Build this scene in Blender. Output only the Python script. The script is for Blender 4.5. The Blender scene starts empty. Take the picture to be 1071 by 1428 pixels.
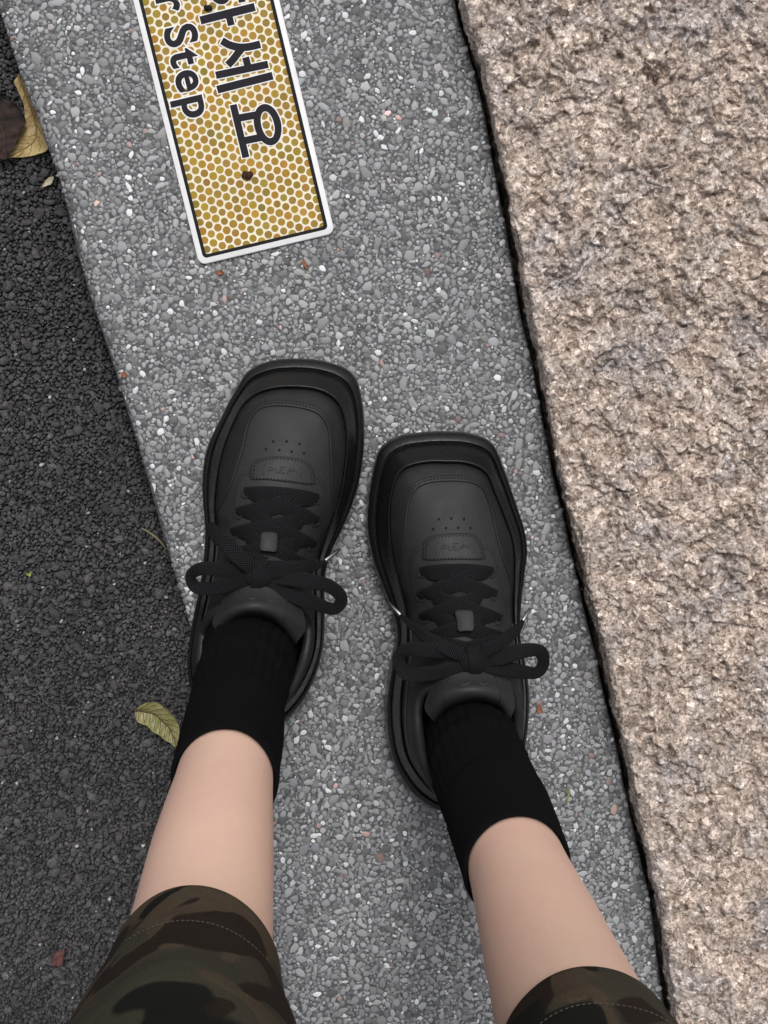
import bpy, math, random
import numpy as np
from mathutils import Matrix, Vector
S = bpy.context.scene
C = S.collection
rng = np.random.default_rng(7)
random.seed(7)

# ------------------------------------------------------------------ camera, world, sun, exposure
H = 1.10                      # camera height above the concrete strip (m)
F = 2062.0                    # focal length in photo pixels (photo is 1071 x 1428)
_n = np.array([-105.5, 234.0, -F]); _n /= np.linalg.norm(_n)      # straight down, in camera axes
_z = -_n
_y = np.array([0, 1.0, 0]) - _z[1] * _z; _y /= np.linalg.norm(_y)
_x = np.cross(_y, _z)
RW = np.array([_x, _y, _z])   # camera axes -> world axes
cam = bpy.data.cameras.new("camera"); cam.sensor_fit = 'VERTICAL'; cam.sensor_height = 36.0
cam.lens = 36.0 * F / 1428.0; cam.clip_start = 0.01; cam.clip_end = 200.0
camo = bpy.data.objects.new("camera", cam); C.objects.link(camo)
M4 = Matrix([list(RW[0]) + [0], list(RW[1]) + [0], list(RW[2]) + [H], [0, 0, 0, 1]])
camo.matrix_world = M4
S.camera = camo

SUN_EL, SUN_AZ = 62.0, 84.0    # azimuth measured from +X towards +Y
W = bpy.data.worlds.new("World"); S.world = W; W.use_nodes = True
nt = W.node_tree; nt.nodes.clear()
sky = nt.nodes.new('ShaderNodeTexSky'); sky.sky_type = 'NISHITA'; sky.sun_disc = False
sky.sun_elevation = math.radians(SUN_EL); sky.sun_rotation = math.radians(90 - SUN_AZ)
sky.air_density = 1.0; sky.dust_density = 4.0
hs = nt.nodes.new('ShaderNodeHueSaturation'); hs.inputs['Saturation'].default_value = 0.18
bg = nt.nodes.new('ShaderNodeBackground'); bg.inputs['Strength'].default_value = 0.093
wo = nt.nodes.new('ShaderNodeOutputWorld')
nt.links.new(sky.outputs[0], hs.inputs['Color']); nt.links.new(hs.outputs[0], bg.inputs[0]); nt.links.new(bg.outputs[0], wo.inputs[0])
sl = bpy.data.lights.new("sun", 'SUN'); sl.energy = 1.6; sl.angle = math.radians(18); sl.color = (1.0, 0.96, 0.91)
so = bpy.data.objects.new("sun", sl); C.objects.link(so)
sd = Vector((math.cos(math.radians(SUN_EL)) * math.cos(math.radians(SUN_AZ)), math.cos(math.radians(SUN_EL)) * math.sin(math.radians(SUN_AZ)), math.sin(math.radians(SUN_EL))))
so.rotation_euler = sd.to_track_quat('Z', 'Y').to_euler(); so.location = sd * 3
S.view_settings.view_transform = 'Standard'; S.view_settings.look = 'None'
S.view_settings.gamma = 1.0; S.view_settings.use_curve_mapping = False
S.view_settings.exposure = 0.38
S.render.engine = 'CYCLES'
S.cycles.use_denoising = True
S.cycles.max_bounces = 6

# ------------------------------------------------------------------ helpers
def P(u, v, z=0.0):
    """A point of the place at height z, measured from the photograph through the camera's optics."""
    u = np.asarray(u, float); v = np.asarray(v, float); z = np.asarray(z, float)
    d = np.stack([(u - 535.5) / F, -(v - 714.0) / F, -np.ones_like(u)], -1) @ RW.T
    t = (z - H) / d[..., 2]
    return np.stack([d[..., 0] * t, d[..., 1] * t, np.broadcast_to(z, t.shape) + 0 * t], -1)

def PP(pts, z):
    a = np.asarray(pts, float)
    return P(a[:, 0], a[:, 1], z)

ORG = {}
def mk(name, verts, faces, mat=None, parent=None, smooth=True, origin=None, uv=None, tint=None):
    verts = np.asarray(verts, float)
    me = bpy.data.meshes.new(name)
    po = ORG[parent.name] if parent is not None else np.zeros(3)
    if origin is None:
        lo, hi = verts.min(0), verts.max(0)
        origin = np.array([(lo[0] + hi[0]) / 2, (lo[1] + hi[1]) / 2, lo[2]])
    origin = np.asarray(origin, float)
    v = verts - origin
    if isinstance(faces, np.ndarray):
        nf, k = faces.shape
        me.vertices.add(len(v)); me.vertices.foreach_set('co', v.astype(np.float32).ravel())
        me.loops.add(nf * k); me.loops.foreach_set('vertex_index', faces.astype(np.int32).ravel())
        me.polygons.add(nf); me.polygons.foreach_set('loop_start', np.arange(0, nf * k, k, dtype=np.int32))
        me.update(calc_edges=True); me.validate()
    else:
        me.from_pydata(v.tolist(), [], faces); me.update()
    if smooth:
        me.polygons.foreach_set('use_smooth', np.ones(len(me.polygons), bool))
    if uv is not None:
        ul = me.uv_layers.new(name='UVMap')
        li = np.zeros(len(me.loops), np.int32); me.loops.foreach_get('vertex_index', li)
        ul.data.foreach_set('uv', np.asarray(uv, np.float32)[li].ravel())
    if tint is not None:
        at = me.color_attributes.new('tint', 'FLOAT_COLOR', 'POINT')
        t4 = np.ones((len(v), 4), np.float32); t4[:, :3] = tint
        at.data.foreach_set('color', t4.ravel())
    if mat is not None: me.materials.append(mat)
    o = bpy.data.objects.new(name, me); C.objects.link(o)
    if parent is not None: o.parent = parent
    o.location = origin - po
    ORG[o.name] = origin
    return o

def tag(o, label=None, cat=None, group=None, kind=None):
    if label: o['label'] = label
    if cat: o['category'] = cat
    if group: o['group'] = group
    if kind: o['kind'] = kind
    return o

def empty(name, loc):
    o = bpy.data.objects.new(name, None); C.objects.link(o); o.location = loc; o.empty_display_size = .02
    ORG[o.name] = np.asarray(loc, float)
    return o

def grid_faces(nr, nc, wrap=False):
    r = np.arange(nr - 1)[:, None]; ncf = nc if wrap else nc - 1
    c = np.arange(ncf)[None, :]
    a = r * nc + c; b = r * nc + (c + 1) % nc; d = (r + 1) * nc + c; e = (r + 1) * nc + (c + 1) % nc
    return np.stack([a, b, e, d], -1).reshape(-1, 4)

def catmull(p, n, closed=False):
    p = np.asarray(p, float); m = len(p)
    if closed: q = np.vstack([p[-1], p, p[0], p[1]]); segs = m
    else: q = np.vstack([2 * p[0] - p[1], p, 2 * p[-1] - p[-2]]); segs = m - 1
    k = 24; out = []
    t = np.arange(k)[:, None] / k
    for i in range(segs):
        a, b, c, d = q[i], q[i + 1], q[i + 2], q[i + 3]
        out.append(.5 * (2 * b + (c - a) * t + (2 * a - 5 * b + 4 * c - d) * t ** 2 + (3 * b - a - 3 * c + d) * t ** 3))
    out = np.vstack(out + [p[:1] if closed else p[-1:]])
    L = np.concatenate([[0], np.cumsum(np.linalg.norm(np.diff(out, axis=0), axis=1))])
    s = np.linspace(0, L[-1], n + 1 if closed else n)
    r = np.stack([np.interp(s, L, out[:, j]) for j in range(out.shape[1])], -1)
    return r[:-1] if closed else r

def catmull_par(p, n, closed=True):
    """same but uniform in control parameter, so two outlines correspond point for point"""
    p = np.asarray(p, float); m = len(p)
    q = np.vstack([p[-1], p, p[0], p[1]])
    s = np.linspace(0, m, n, endpoint=False); i = s.astype(int); t = (s - i)[:, None]
    a, b, c, d = q[i], q[i + 1], q[i + 2], q[i + 3]
    return .5 * (2 * b + (c - a) * t + (2 * a - 5 * b + 4 * c - d) * t ** 2 + (3 * b - a - 3 * c + d) * t ** 3)

def sstep(a, b, x):
    t = np.clip((x - a) / (b - a), 0, 1); return t * t * (3 - 2 * t)

_perm = {}
def gnoise(x, y, scale, seed=0):
    """gradient noise, about -0.7..0.7"""
    if seed not in _perm:
        a = np.random.default_rng(seed).uniform(0, 2 * np.pi, (256, 256)); _perm[seed] = (np.cos(a), np.sin(a))
    gx, gy = _perm[seed]
    x = np.asarray(x) / scale + 1000.37; y = np.asarray(y) / scale + 1000.71
    xi = np.floor(x).astype(int); yi = np.floor(y).astype(int); fx = x - xi; fy = y - yi
    u = fx ** 3 * (fx * (fx * 6 - 15) + 10); v = fy ** 3 * (fy * (fy * 6 - 15) + 10)
    def g(i, j):
        a, b = (xi + i) & 255, (yi + j) & 255
        return gx[a, b] * (fx - i) + gy[a, b] * (fy - j)
    return (g(0, 0) * (1 - u) + g(1, 0) * u) * (1 - v) + (g(0, 1) * (1 - u) + g(1, 1) * u) * v

def poly_dist(pts, poly, closed=True):
    """signed distance (+ inside) of 2-D points to a closed polygon"""
    pts = np.asarray(pts, float); a = poly; b = np.roll(poly, -1, 0)
    out = np.empty(len(pts))
    for s in range(0, len(pts), 4000):
        p = pts[s:s + 4000, None, :]
        ab = b - a; ap = p - a
        t = np.clip((ap * ab).sum(-1) / ((ab * ab).sum(-1) + 1e-18), 0, 1)
        d = np.sqrt((((ap - t[..., None] * ab)) ** 2).sum(-1)).min(1)
        y0, y1 = a[:, 1], b[:, 1]
        c = ((y0 > p[..., 1]) != (y1 > p[..., 1])) & (p[..., 0] < (b[:, 0] - a[:, 0]) * (p[..., 1] - y0) / (y1 - y0 + 1e-18) + a[:, 0])
        ins = (c.sum(1) % 2) == 1
        out[s:s + 4000] = np.where(ins, d, -d)
    return out

# ------------------------------------------------------------------ materials
def new_mat(name, rough=.6, spec=.4):
    m = bpy.data.materials.new(name); m.use_nodes = True
    n = m.node_tree.nodes; l = m.node_tree.links; n.clear()
    o = n.new('ShaderNodeOutputMaterial'); b = n.new('ShaderNodeBsdfPrincipled')
    b.inputs['Roughness'].default_value = rough; b.inputs['Specular IOR Level'].default_value = spec
    l.new(b.outputs[0], o.inputs[0])
    return m, n, l, b

def nz(n, l, scale, detail=4, rough=.55, coord=None, dist=0.0):
    t = n.new('ShaderNodeTexNoise'); t.inputs['Scale'].default_value = scale; t.inputs['Detail'].default_value = detail
    t.inputs['Roughness'].default_value = rough; t.inputs['Distortion'].default_value = dist
    if coord: l.new(coord, t.inputs['Vector'])
    return t

def ramp(n, l, src, stops, interp='LINEAR'):
    r = n.new('ShaderNodeValToRGB'); e = r.color_ramp.elements; r.color_ramp.interpolation = interp
    while len(e) < len(stops): e.new(.5)
    for k, (p, c) in enumerate(stops):
        e[k].position = p; e[k].color = (c if len(c) == 4 else (*c, 1)) if not isinstance(c, float) else (c, c, c, 1)
    l.new(src, r.inputs[0]); return r

def mix(n, l, fac, a, b, mode='MIX'):
    m = n.new('ShaderNodeMix'); m.data_type = 'RGBA'; m.blend_type = mode
    for s, v in ((0, fac), (6, a), (7, b)):
        if hasattr(v, 'links'): l.new(v, m.inputs[s])
        elif s == 0: m.inputs[0].default_value = v
        else: m.inputs[s].default_value = (*v, 1)
    return m.outputs[2]

def bump(n, l, b, h, strength=.3, dist=.001, prev=None):
    k = n.new('ShaderNodeBump'); k.inputs['Strength'].default_value = strength; k.inputs['Distance'].default_value = dist
    l.new(h, k.inputs['Height'])
    if prev: l.new(prev, k.inputs['Normal'])
    l.new(k.outputs[0], b.inputs['Normal']); return k.outputs[0]

def coords(n, which='Object'):
    return n.new('ShaderNodeTexCoord').outputs[which]

def simple(name, col, rough=.6, spec=.4, bscale=None, bstr=.2, bdist=.0004, var=.12, vscale=60, metal=0.0):
    m, n, l, b = new_mat(name, rough, spec)
    c = coords(n)
    t = nz(n, l, vscale, 4, .6, c)
    lo = tuple(x * (1 - var) for x in col); hi = tuple(min(1, x * (1 + var)) for x in col)
    l.new(ramp(n, l, t.outputs[0], [(.3, lo), (.7, hi)]).outputs[0], b.inputs['Base Color'])
    b.inputs['Metallic'].default_value = metal
    if bscale:
        bump(n, l, b, nz(n, l, bscale, 3, .6, c).outputs[0], bstr, bdist)
    return m

def aggregate_mat(name, rough=.75, bstr=.35, spec=.35, grain=.25):
    """the piece's own mineral colour comes with the mesh; fine speckle on top"""
    m, n, l, b = new_mat(name, rough, spec)
    a = n.new('ShaderNodeAttribute'); a.attribute_name = 'tint'
    g = n.new('ShaderNodeNewGeometry').outputs['Position']
    t = nz(n, l, 1400, 3, .7, g)
    r = ramp(n, l, t.outputs[0], [(.25, (1 - grain,) * 3), (.75, (1 + grain,) * 3)])
    col = mix(n, l, 1.0, a.outputs['Color'], r.outputs[0], 'MULTIPLY')
    l.new(col, b.inputs['Base Color'])
    bump(n, l, b, nz(n, l, 900, 3, .6, g).outputs[0], bstr, .0005)
    return m

def worn_plate():
    m, n, l, b = new_mat('white_plate', .4, .5)
    g = n.new('ShaderNodeNewGeometry').outputs['Position']
    t = nz(n, l, 45, 4, .6, g)
    c = ramp(n, l, t.outputs[0], [(.3, (.68, .68, .70)), (.7, (.76, .76, .78))]).outputs[0]
    d = nz(n, l, 520, 5, .8, g, 1.2)
    k = ramp(n, l, d.outputs[0], [(.63, (0, 0, 0)), (.70, (.8, .8, .8))]).outputs[0]
    c = mix(n, l, k, c, (.28, .27, .26))
    l.new(c, b.inputs['Base Color'])
    bump(n, l, b, d.outputs[0], .15, .0006)
    return m

def chip_mat():
    m, n, l, b = new_mat('asphalt_chip', .8, .35)
    a = n.new('ShaderNodeAttribute'); a.attribute_name = 'tint'
    g = n.new('ShaderNodeNewGeometry').outputs['Position']
    t = nz(n, l, 620, 5, .75, g, .8); t2 = nz(n, l, 170, 4, .65, g, .6); t3 = nz(n, l, 11, 3, .5, g)
    r = ramp(n, l, t.outputs[0], [(.28, (.38,) * 3), (.5, (.95,) * 3), (.72, (1.75,) * 3)])
    r2 = ramp(n, l, t2.outputs[0], [(.30, (.62, .62, .64)), (.70, (1.35, 1.33, 1.35))])
    r3 = ramp(n, l, t3.outputs[0], [(.3, (.86, .85, .85)), (.7, (1.12, 1.10, 1.12))])
    c = mix(n, l, 1, a.outputs['Color'], r.outputs[0], 'MULTIPLY'); c = mix(n, l, 1, c, r2.outputs[0], 'MULTIPLY'); c = mix(n, l, 1, c, r3.outputs[0], 'MULTIPLY')
    l.new(c, b.inputs['Base Color'])
    k = bump(n, l, b, t2.outputs[0], .8, .0025)
    bump(n, l, b, t.outputs[0], .8, .0012, k)
    return m

def cement_mat():
    m, n, l, b = new_mat('cement', .85, .3)
    g = n.new('ShaderNodeNewGeometry').outputs['Position']
    v = n.new('ShaderNodeTexVoronoi'); v.inputs['Scale'].default_value = 420; l.new(g, v.inputs['Vector'])
    r1 = ramp(n, l, v.outputs['Color'], [(.1, (.075, .076, .081)), (.6, (.135, .138, .145)), (.95, (.24, .243, .25))])
    t = nz(n, l, 1500, 4, .7, g); t2 = nz(n, l, 14, 3, .5, g)
    r2 = ramp(n, l, t.outputs[0], [(.3, (.6, .6, .6)), (.7, (1.15, 1.15, 1.15))])
    r3 = ramp(n, l, t2.outputs[0], [(.3, (.88, .88, .88)), (.7, (1.05, 1.05, 1.06))])
    l.new(mix(n, l, 1, mix(n, l, 1, r1.outputs[0], r2.outputs[0], 'MULTIPLY'), r3.outputs[0], 'MULTIPLY'), b.inputs['Base Color'])
    k = bump(n, l, b, v.outputs['Distance'], .5, .0008)
    bump(n, l, b, t.outputs[0], .4, .0006, k)
    return m

def asphalt_mat():
    m, n, l, b = new_mat('asphalt', .9, .25)
    g = n.new('ShaderNodeNewGeometry').outputs['Position']
    t = nz(n, l, 500, 5, .7, g); t2 = nz(n, l, 9, 3, .5, g)
    v = n.new('ShaderNodeTexVoronoi'); v.inputs['Scale'].default_value = 330; l.new(g, v.inputs['Vector'])
    sp_ = n.new('ShaderNodeSeparateColor'); l.new(v.outputs['Color'], sp_.inputs[0])
    rv = ramp(n, l, sp_.outputs[0], [(.0, (.55, .55, .56)), (.6, (1.0, 1.0, 1.0)), (.97, (1.35, 1.34, 1.36)), (1.0, (2.6, 2.6, 2.6))])
    rd = ramp(n, l, v.outputs['Distance'], [(.35, (1, 1, 1)), (.8, (.35, .35, .35))])
    r0 = ramp(n, l, t.outputs[0], [(.3, (.030, .030, .032)), (.7, (.088, .087, .090))])
    class r1: outputs = [mix(n, l, 1, mix(n, l, 1, r0.outputs[0], rv.outputs[0], 'MULTIPLY'), rd.outputs[0], 'MULTIPLY')]
    r3 = ramp(n, l, t2.outputs[0], [(.3, (.85, .85, .85)), (.7, (1.15, 1.15, 1.15))])
    l.new(mix(n, l, 1, r1.outputs[0], r3.outputs[0], 'MULTIPLY'), b.inputs['Base Color'])
    bump(n, l, b, t.outputs[0], .9, .003)
    return m

def stone_mat():
    m, n, l, b = new_mat('rough_granite', .8, .35)
    g = n.new('ShaderNodeNewGeometry').outputs['Position']
    t1 = nz(n, l, 24, 5, .6, g, .6); t2 = nz(n, l, 150, 5, .7, g, .8); t3 = nz(n, l, 600, 4, .75, g)
    wn = nz(n, l, 260, 3, .6, g)
    wv = n.new('ShaderNodeVectorMath'); wv.operation = 'MULTIPLY_ADD'; wv.inputs[1].default_value = (.006, .006, .006); l.new(wn.outputs['Color'], wv.inputs[0]); l.new(g, wv.inputs[2])
    base = ramp(n, l, t1.outputs[0], [(.30, (.46, .435, .445)), (.40, (.51, .462, .447)), (.50, (.575, .50, .455)), (.62, (.60, .515, .462)), (.76, (.52, .43, .37))])
    def grain(scale, stops):
        v = n.new('ShaderNodeTexVoronoi'); v.inputs['Scale'].default_value = scale; l.new(wv.outputs[0], v.inputs['Vector'])
        sp_ = n.new('ShaderNodeSeparateColor'); l.new(v.outputs['Color'], sp_.inputs[0])
        return ramp(n, l, sp_.outputs[0], stops).outputs[0], v
    g1, v1 = grain(230, [(.0, (.50, .46, .43)), (.18, (.74, .70, .67)), (.5, (.97, .96, .95)), (.8, (1.15, 1.14, 1.13)), (1.0, (1.5, 1.5, 1.5))])
    g2, v2_ = grain(640, [(.0, (.42, .38, .35)), (.2, (.78, .75, .73)), (.6, (1.02, 1.02, 1.02)), (1.0, (1.45, 1.45, 1.44))])
    med = ramp(n, l, t2.outputs[0], [(.32, (.50, .45, .41)), (.46, (.92, .91, .90)), (.66, (1.25, 1.25, 1.24))])
    c = base.outputs[0]
    for k_ in (g1, g2, med.outputs[0]): c = mix(n, l, 1, c, k_, 'MULTIPLY')
    v = n.new('ShaderNodeTexVoronoi'); v.inputs['Scale'].default_value = 130; l.new(wv.outputs[0], v.inputs['Vector'])
    pit = ramp(n, l, v.outputs['Distance'], [(.07, (1, 1, 1)), (.16, (0, 0, 0))])
    c = mix(n, l, pit.outputs[0], c, (.075, .055, .042))
    l.new(c, b.inputs['Base Color'])
    k = bump(n, l, b, t2.outputs[0], .8, .003)
    k = bump(n, l, b, v1.outputs['Color'], .35, .0012, k)
    bump(n, l, b, t3.outputs[0], .8, .0016, k)
    return m

def leather_mat(name='matte_leather', col=(.0205, .0205, .022), rough=.60):
    m, n, l, b = new_mat(name, rough, .27)
    g = n.new('ShaderNodeNewGeometry').outputs['Position']
    t = nz(n, l, 70, 4, .6, g)
    l.new(ramp(n, l, t.outputs[0], [(.3, tuple(x * .9 for x in col)), (.7, tuple(x * 1.1 for x in col))]).outputs[0], b.inputs['Base Color'])
    rr = ramp(n, l, t.outputs[0], [(.3, (rough - .06,) * 3), (.7, (rough + .08,) * 3)]); l.new(rr.outputs[0], b.inputs['Roughness'])
    # a little dust caught on the surface
    du = nz(n, l, 380, 5, .75, g, .4); db = nz(n, l, 26, 3, .6, g)
    dm = n.new('ShaderNodeMath'); dm.operation = 'MULTIPLY'
    l.new(ramp(n, l, du.outputs[0], [(.60, (0, 0, 0)), (.78, (1, 1, 1))]).outputs[0], dm.inputs[0]); l.new(ramp(n, l, db.outputs[0], [(.42, (0, 0, 0)), (.75, (.42, .42, .42))]).outputs[0], dm.inputs[1])
    src = b.inputs['Base Color'].links[0].from_socket
    l.new(mix(n, l, dm.outputs[0], src, (.11, .105, .10)), b.inputs['Base Color'])
    v = n.new('ShaderNodeTexVoronoi'); v.inputs['Scale'].default_value = 1300; l.new(g, v.inputs['Vector'])
    k = bump(n, l, b, v.outputs['Distance'], .22, .0004)
    bump(n, l, b, nz(n, l, 160, 3, .5, g).outputs[0], .10, .0012, k)
    return m

def lace_mat():
    m, n, l, b = new_mat('lace_weave', .95, .08)
    uv = coords(n, 'UV')
    s = n.new('ShaderNodeSeparateXYZ'); l.new(uv, s.inputs[0])
    def w(scale, ang):
        mp = n.new('ShaderNodeMapping'); mp.inputs['Rotation'].default_value = (0, 0, ang); l.new(uv, mp.inputs['Vector'])
        t = n.new('ShaderNodeTexWave'); t.wave_type = 'BANDS'; t.inputs['Scale'].default_value = scale; t.inputs['Distortion'].default_value = .6; t.inputs['Detail'].default_value = 1
        l.new(mp.outputs[0], t.inputs['Vector']); return t.outputs['Fac']
    a = w(260, .75); c = w(260, -.75)
    mm = n.new('ShaderNodeMath'); mm.operation = 'MULTIPLY'; l.new(a, mm.inputs[0]); l.new(c, mm.inputs[1])
    l.new(ramp(n, l, mm.outputs[0], [(.05, (.003, .003, .004)), (.65, (.036, .036, .039))]).outputs[0], b.inputs['Base Color'])
    bump(n, l, b, mm.outputs[0], .8, .0007)
    return m

def sock_mat():
    m, n, l, b = new_mat('sock_knit', .95, .04)
    uv = coords(n, 'UV')
    t = n.new('ShaderNodeTexWave'); t.wave_type = 'BANDS'; t.bands_direction = 'X'; t.inputs['Scale'].default_value = 22; t.inputs['Distortion'].default_value = .8; t.inputs['Detail'].default_value = 2
    l.new(uv, t.inputs['Vector'])
    g = n.new('ShaderNodeNewGeometry').outputs['Position']
    t2 = nz(n, l, 1500, 2, .5, g)
    l.new(ramp(n, l, t.outputs['Fac'], [(.1, (.0026, .0026, .0032)), (.9, (.0100, .0100, .0115))]).outputs[0], b.inputs['Base Color'])
    k = bump(n, l, b, t.outputs['Fac'], .6, .0012)
    bump(n, l, b, t2.outputs[0], .4, .0005, k)
    return m

def skin_mat():
    m, n, l, b = new_mat('skin', .55, .3)
    g = n.new('ShaderNodeNewGeometry').outputs['Position']
    t = nz(n, l, 18, 4, .55, g); t2 = nz(n, l, 220, 4, .6, g); t3 = nz(n, l, 1200, 2, .6, g)
    c = ramp(n, l, t.outputs[0], [(.3, (.63, .405, .33)), (.5, (.645, .43, .345)), (.7, (.65, .45, .352))])
    r = ramp(n, l, t2.outputs[0], [(.3, (.98, .97, .965)), (.7, (1.02, 1.02, 1.02))])
    l.new(mix(n, l, 1, c.outputs[0], r.outputs[0], 'MULTIPLY'), b.inputs['Base Color'])
    b.inputs['Subsurface Weight'].default_value = .12; b.inputs['Subsurface Radius'].default_value = (.006, .0025, .0015); b.inputs['Subsurface Scale'].default_value = 1
    k = bump(n, l, b, t2.outputs[0], .05, .0006)
    bump(n, l, b, t3.outputs[0], .12, .0003, k)
    return m

def camo_mat():
    m, n, l, b = new_mat('camouflage_twill', .9, .15)
    uv = coords(n, 'Object')
    mp = n.new('ShaderNodeMapping'); mp.inputs['Scale'].default_value = (1, 1, .75); l.new(uv, mp.inputs['Vector'])
    def layer(scale, off, th):
        o = n.new('ShaderNodeVectorMath'); o.operation = 'ADD'; o.inputs[1].default_value = off; l.new(mp.outputs[0], o.inputs[0])
        t = nz(n, l, scale, 1.5, .4, o.outputs[0], .9)
        return ramp(n, l, t.outputs[0], [(th - .011, (0, 0, 0)), (th + .011, (1, 1, 1))]).outputs[0]
    c = mix(n, l, layer(20, (3, 1, 5), .50), (.056, .042, .028), (.037, .034, .024))
    c = mix(n, l, layer(22, (7, 2, 9), .545), c, (.017, .0115, .0085))
    c = mix(n, l, layer(20, (1, 8, 2), .60), c, (.0065, .0068, .0055))
    g = n.new('ShaderNodeNewGeometry').outputs['Position']
    t2 = nz(n, l, 900, 3, .7, g)
    r = ramp(n, l, t2.outputs[0], [(.3, (.8, .8, .8)), (.7, (1.2, 1.2, 1.2))])
    l.new(mix(n, l, 1, c, r.outputs[0], 'MULTIPLY'), b.inputs['Base Color'])
    u2 = coords(n, 'UV')
    w = n.new('ShaderNodeTexWave'); w.bands_direction = 'X'; w.inputs['Scale'].default_value = 60; l.new(u2, w.inputs['Vector'])
    k = bump(n, l, b, w.outputs['Fac'], .12, .0005)
    bump(n, l, b, nz(n, l, 35, 3, .5, g).outputs[0], .45, .006, k)
    return m

M = dict(
    stone=stone_mat(), cement=cement_mat(), asphalt=asphalt_mat(),
    pebble=aggregate_mat('pebble_stone', .6, .25, .4, .18), chip=chip_mat(),
    leather=leather_mat(), shaded_guard=leather_mat('shaded_guard_leather', (.0145, .0145, .0155), .5), leather2=leather_mat('smooth_leather', (.0200, .0200, .0215), .55), rubber=leather_mat('rubber_sole', (.0082, .0082, .0088), .27),  # guard leather darkened: shade of the sloping panels put into its colour
    lace=lace_mat(), thread=simple('black_thread', (.008, .008, .009), .8), greythread=simple('grey_thread', (.035, .035, .036), .7), hole=simple('dark_hole', (.003, .003, .003), .9),
    sock=sock_mat(), skin=skin_mat(), camo=camo_mat(), hem=simple('hem_thread', (.055, .047, .037), .85),
    metal=simple('aglet_metal', (.34, .335, .33), .42, .5, metal=1.0), lining=simple('dark_lining', (.010, .010, .011), .9),
    plate=worn_plate(),
    field=simple('cream_field', (.70, .65, .52), .6, .2, None, var=.07, vscale=28),
    ink=simple('black_ink', (.017, .016, .020), .7, .12, None, var=.12, vscale=300), line=simple('black_line', (.006, .006, .007), .6, .15),
    halo=simple('white_print', (.80, .78, .74), .4, .5, None, var=.04, vscale=80),
    dot=aggregate_mat('gold_print', .6, .1, .2, .25),
    dirt=simple('brown_dirt', (.05, .024, .014), .9, .2, 900, .8, .001, .4, 400),
)
# ------------------------------------------------------------------ ground: road, concrete strip, granite block
ROAD_Z = -0.042
r = 20.0
xs = np.array([-r, -1, -.5, 0, .5, 1, r]); ys = xs
gx, gy = np.meshgrid(xs, ys)
road = mk('road', np.stack([gx.ravel(), gy.ravel(), np.full(gx.size, ROAD_Z - .0035)], -1), grid_faces(7, 7), M['asphalt'], smooth=False, origin=(0, 0, ROAD_Z))
tag(road, 'dark rough asphalt lying below the grey concrete strip', None, None, 'structure')

# concrete strip: left edge line and right edge under the granite
eL = P(np.array([21., 264.]), np.array([92., 880.]), 0.0)[:, :2]
dL = eL[0] - eL[1]; dL /= np.linalg.norm(dL)                       # along the strip, towards the top of the photo
nL = np.array([dL[1], -dL[0]])                                      # to the right
L0 = eL[1]
_ed = catmull(PP([(-40, -105), (-8, 0), (21, 92), (56, 182), (84, 266), (118, 398), (150, 492), (182, 596), (210, 690), (241, 802), (264, 880), (300, 1010), (338, 1160), (374, 1310), (400, 1428), (425, 1540)], 0.0)[:, :2], 400)
_es, _ew = (_ed - L0) @ dL, (_ed - L0) @ nL
_ko = np.argsort(_es); _es, _ew = _es[_ko], _ew[_ko]
def edge_w(xy):
    xy = np.asarray(xy, float); s_ = (xy - L0) @ dL
    return (xy - L0) @ nL - np.interp(s_, _es, _ew)
def slope_z(w):
    q_ = np.clip(1 - w / .012, 0, 1); return -.012 * (1 - np.sqrt(np.maximum(0, 1 - q_ ** 2)))
# granite block to the right: top edge and foot measured separately
topE = [(630, -120), (650, 0), (668, 62), (684, 120), (697, 190), (712, 270), (724, 330), (738, 420), (752, 480), (768, 560), (781, 630), (793, 690), (808, 750),
        (819, 800), (832, 860), (845, 910), (860, 980), (876, 1046), (888, 1105), (898, 1152), (912, 1215), (928, 1283), (944, 1411), (962, 1520)]
BZ = .040
te = catmull(PP(topE, BZ)[:, :2], 500)
d0 = te[0] - te[20]; d0 /= np.linalg.norm(d0); d1 = te[-1] - te[-20]; d1 /= np.linalg.norm(d1)
far0 = te[0] + d0 * np.array([1.6, .8, .4, .2, .1, .05, .02])[:, None]; far1 = te[-1] + d1 * np.array([.02, .05, .1, .2, .4, .8, 1.6])[:, None]
core = catmull(te, 1300)
edge = np.vstack([far0, core, far1])
_bs, _bw = (edge - L0) @ dL, (edge - L0) @ nL
_bo = np.argsort(_bs); _bs, _bw = _bs[_bo], _bw[_bo]
def joint_w(s_): return np.interp(s_, _bs, _bw) - .0018 + .0008 * gnoise(np.asarray(s_), np.asarray(s_) * 0, .02, 71)
s_ax = np.concatenate([np.linspace(-1.6, -.62, 12), np.linspace(-.6, .6, 400), np.linspace(.62, 1.6, 12)])
lprof = [(0.001, -.10), (0.0, -.03)] + [(.012 * (1 - math.cos(a)), -.012 + .012 * math.sin(a)) for a in np.linspace(0, math.pi / 2, 8)]
vv = []
for s in s_ax:
    j0 = float(np.interp(s, _es, _ew)) + .0012 * float(gnoise(np.array([s]), np.array([.3]), .05, 5)[0]); jr = float(joint_w(np.array([s]))[0])
    cols = [(j0 + w, z) for w, z in lprof] + [(j0 + (jr - j0) * f_, 0) for f_ in (.25, .5, .75)] + [(jr - .003, 0), (jr - .001, -.0006), (jr, -.0028), (jr + .0004, -.10)]
    for w, z in cols:
        xy = L0 + dL * s + nL * w; vv.append((xy[0], xy[1], z))
pav = mk('pavement', vv, grid_faces(len(s_ax), len(cols)), M['cement'], origin=(L0[0], L0[1], 0))
tag(pav, 'grey concrete strip of exposed pebble aggregate with a rounded edge', None, None, 'structure')
tang = np.gradient(edge, axis=0); tang /= np.linalg.norm(tang, axis=1)[:, None]
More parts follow.
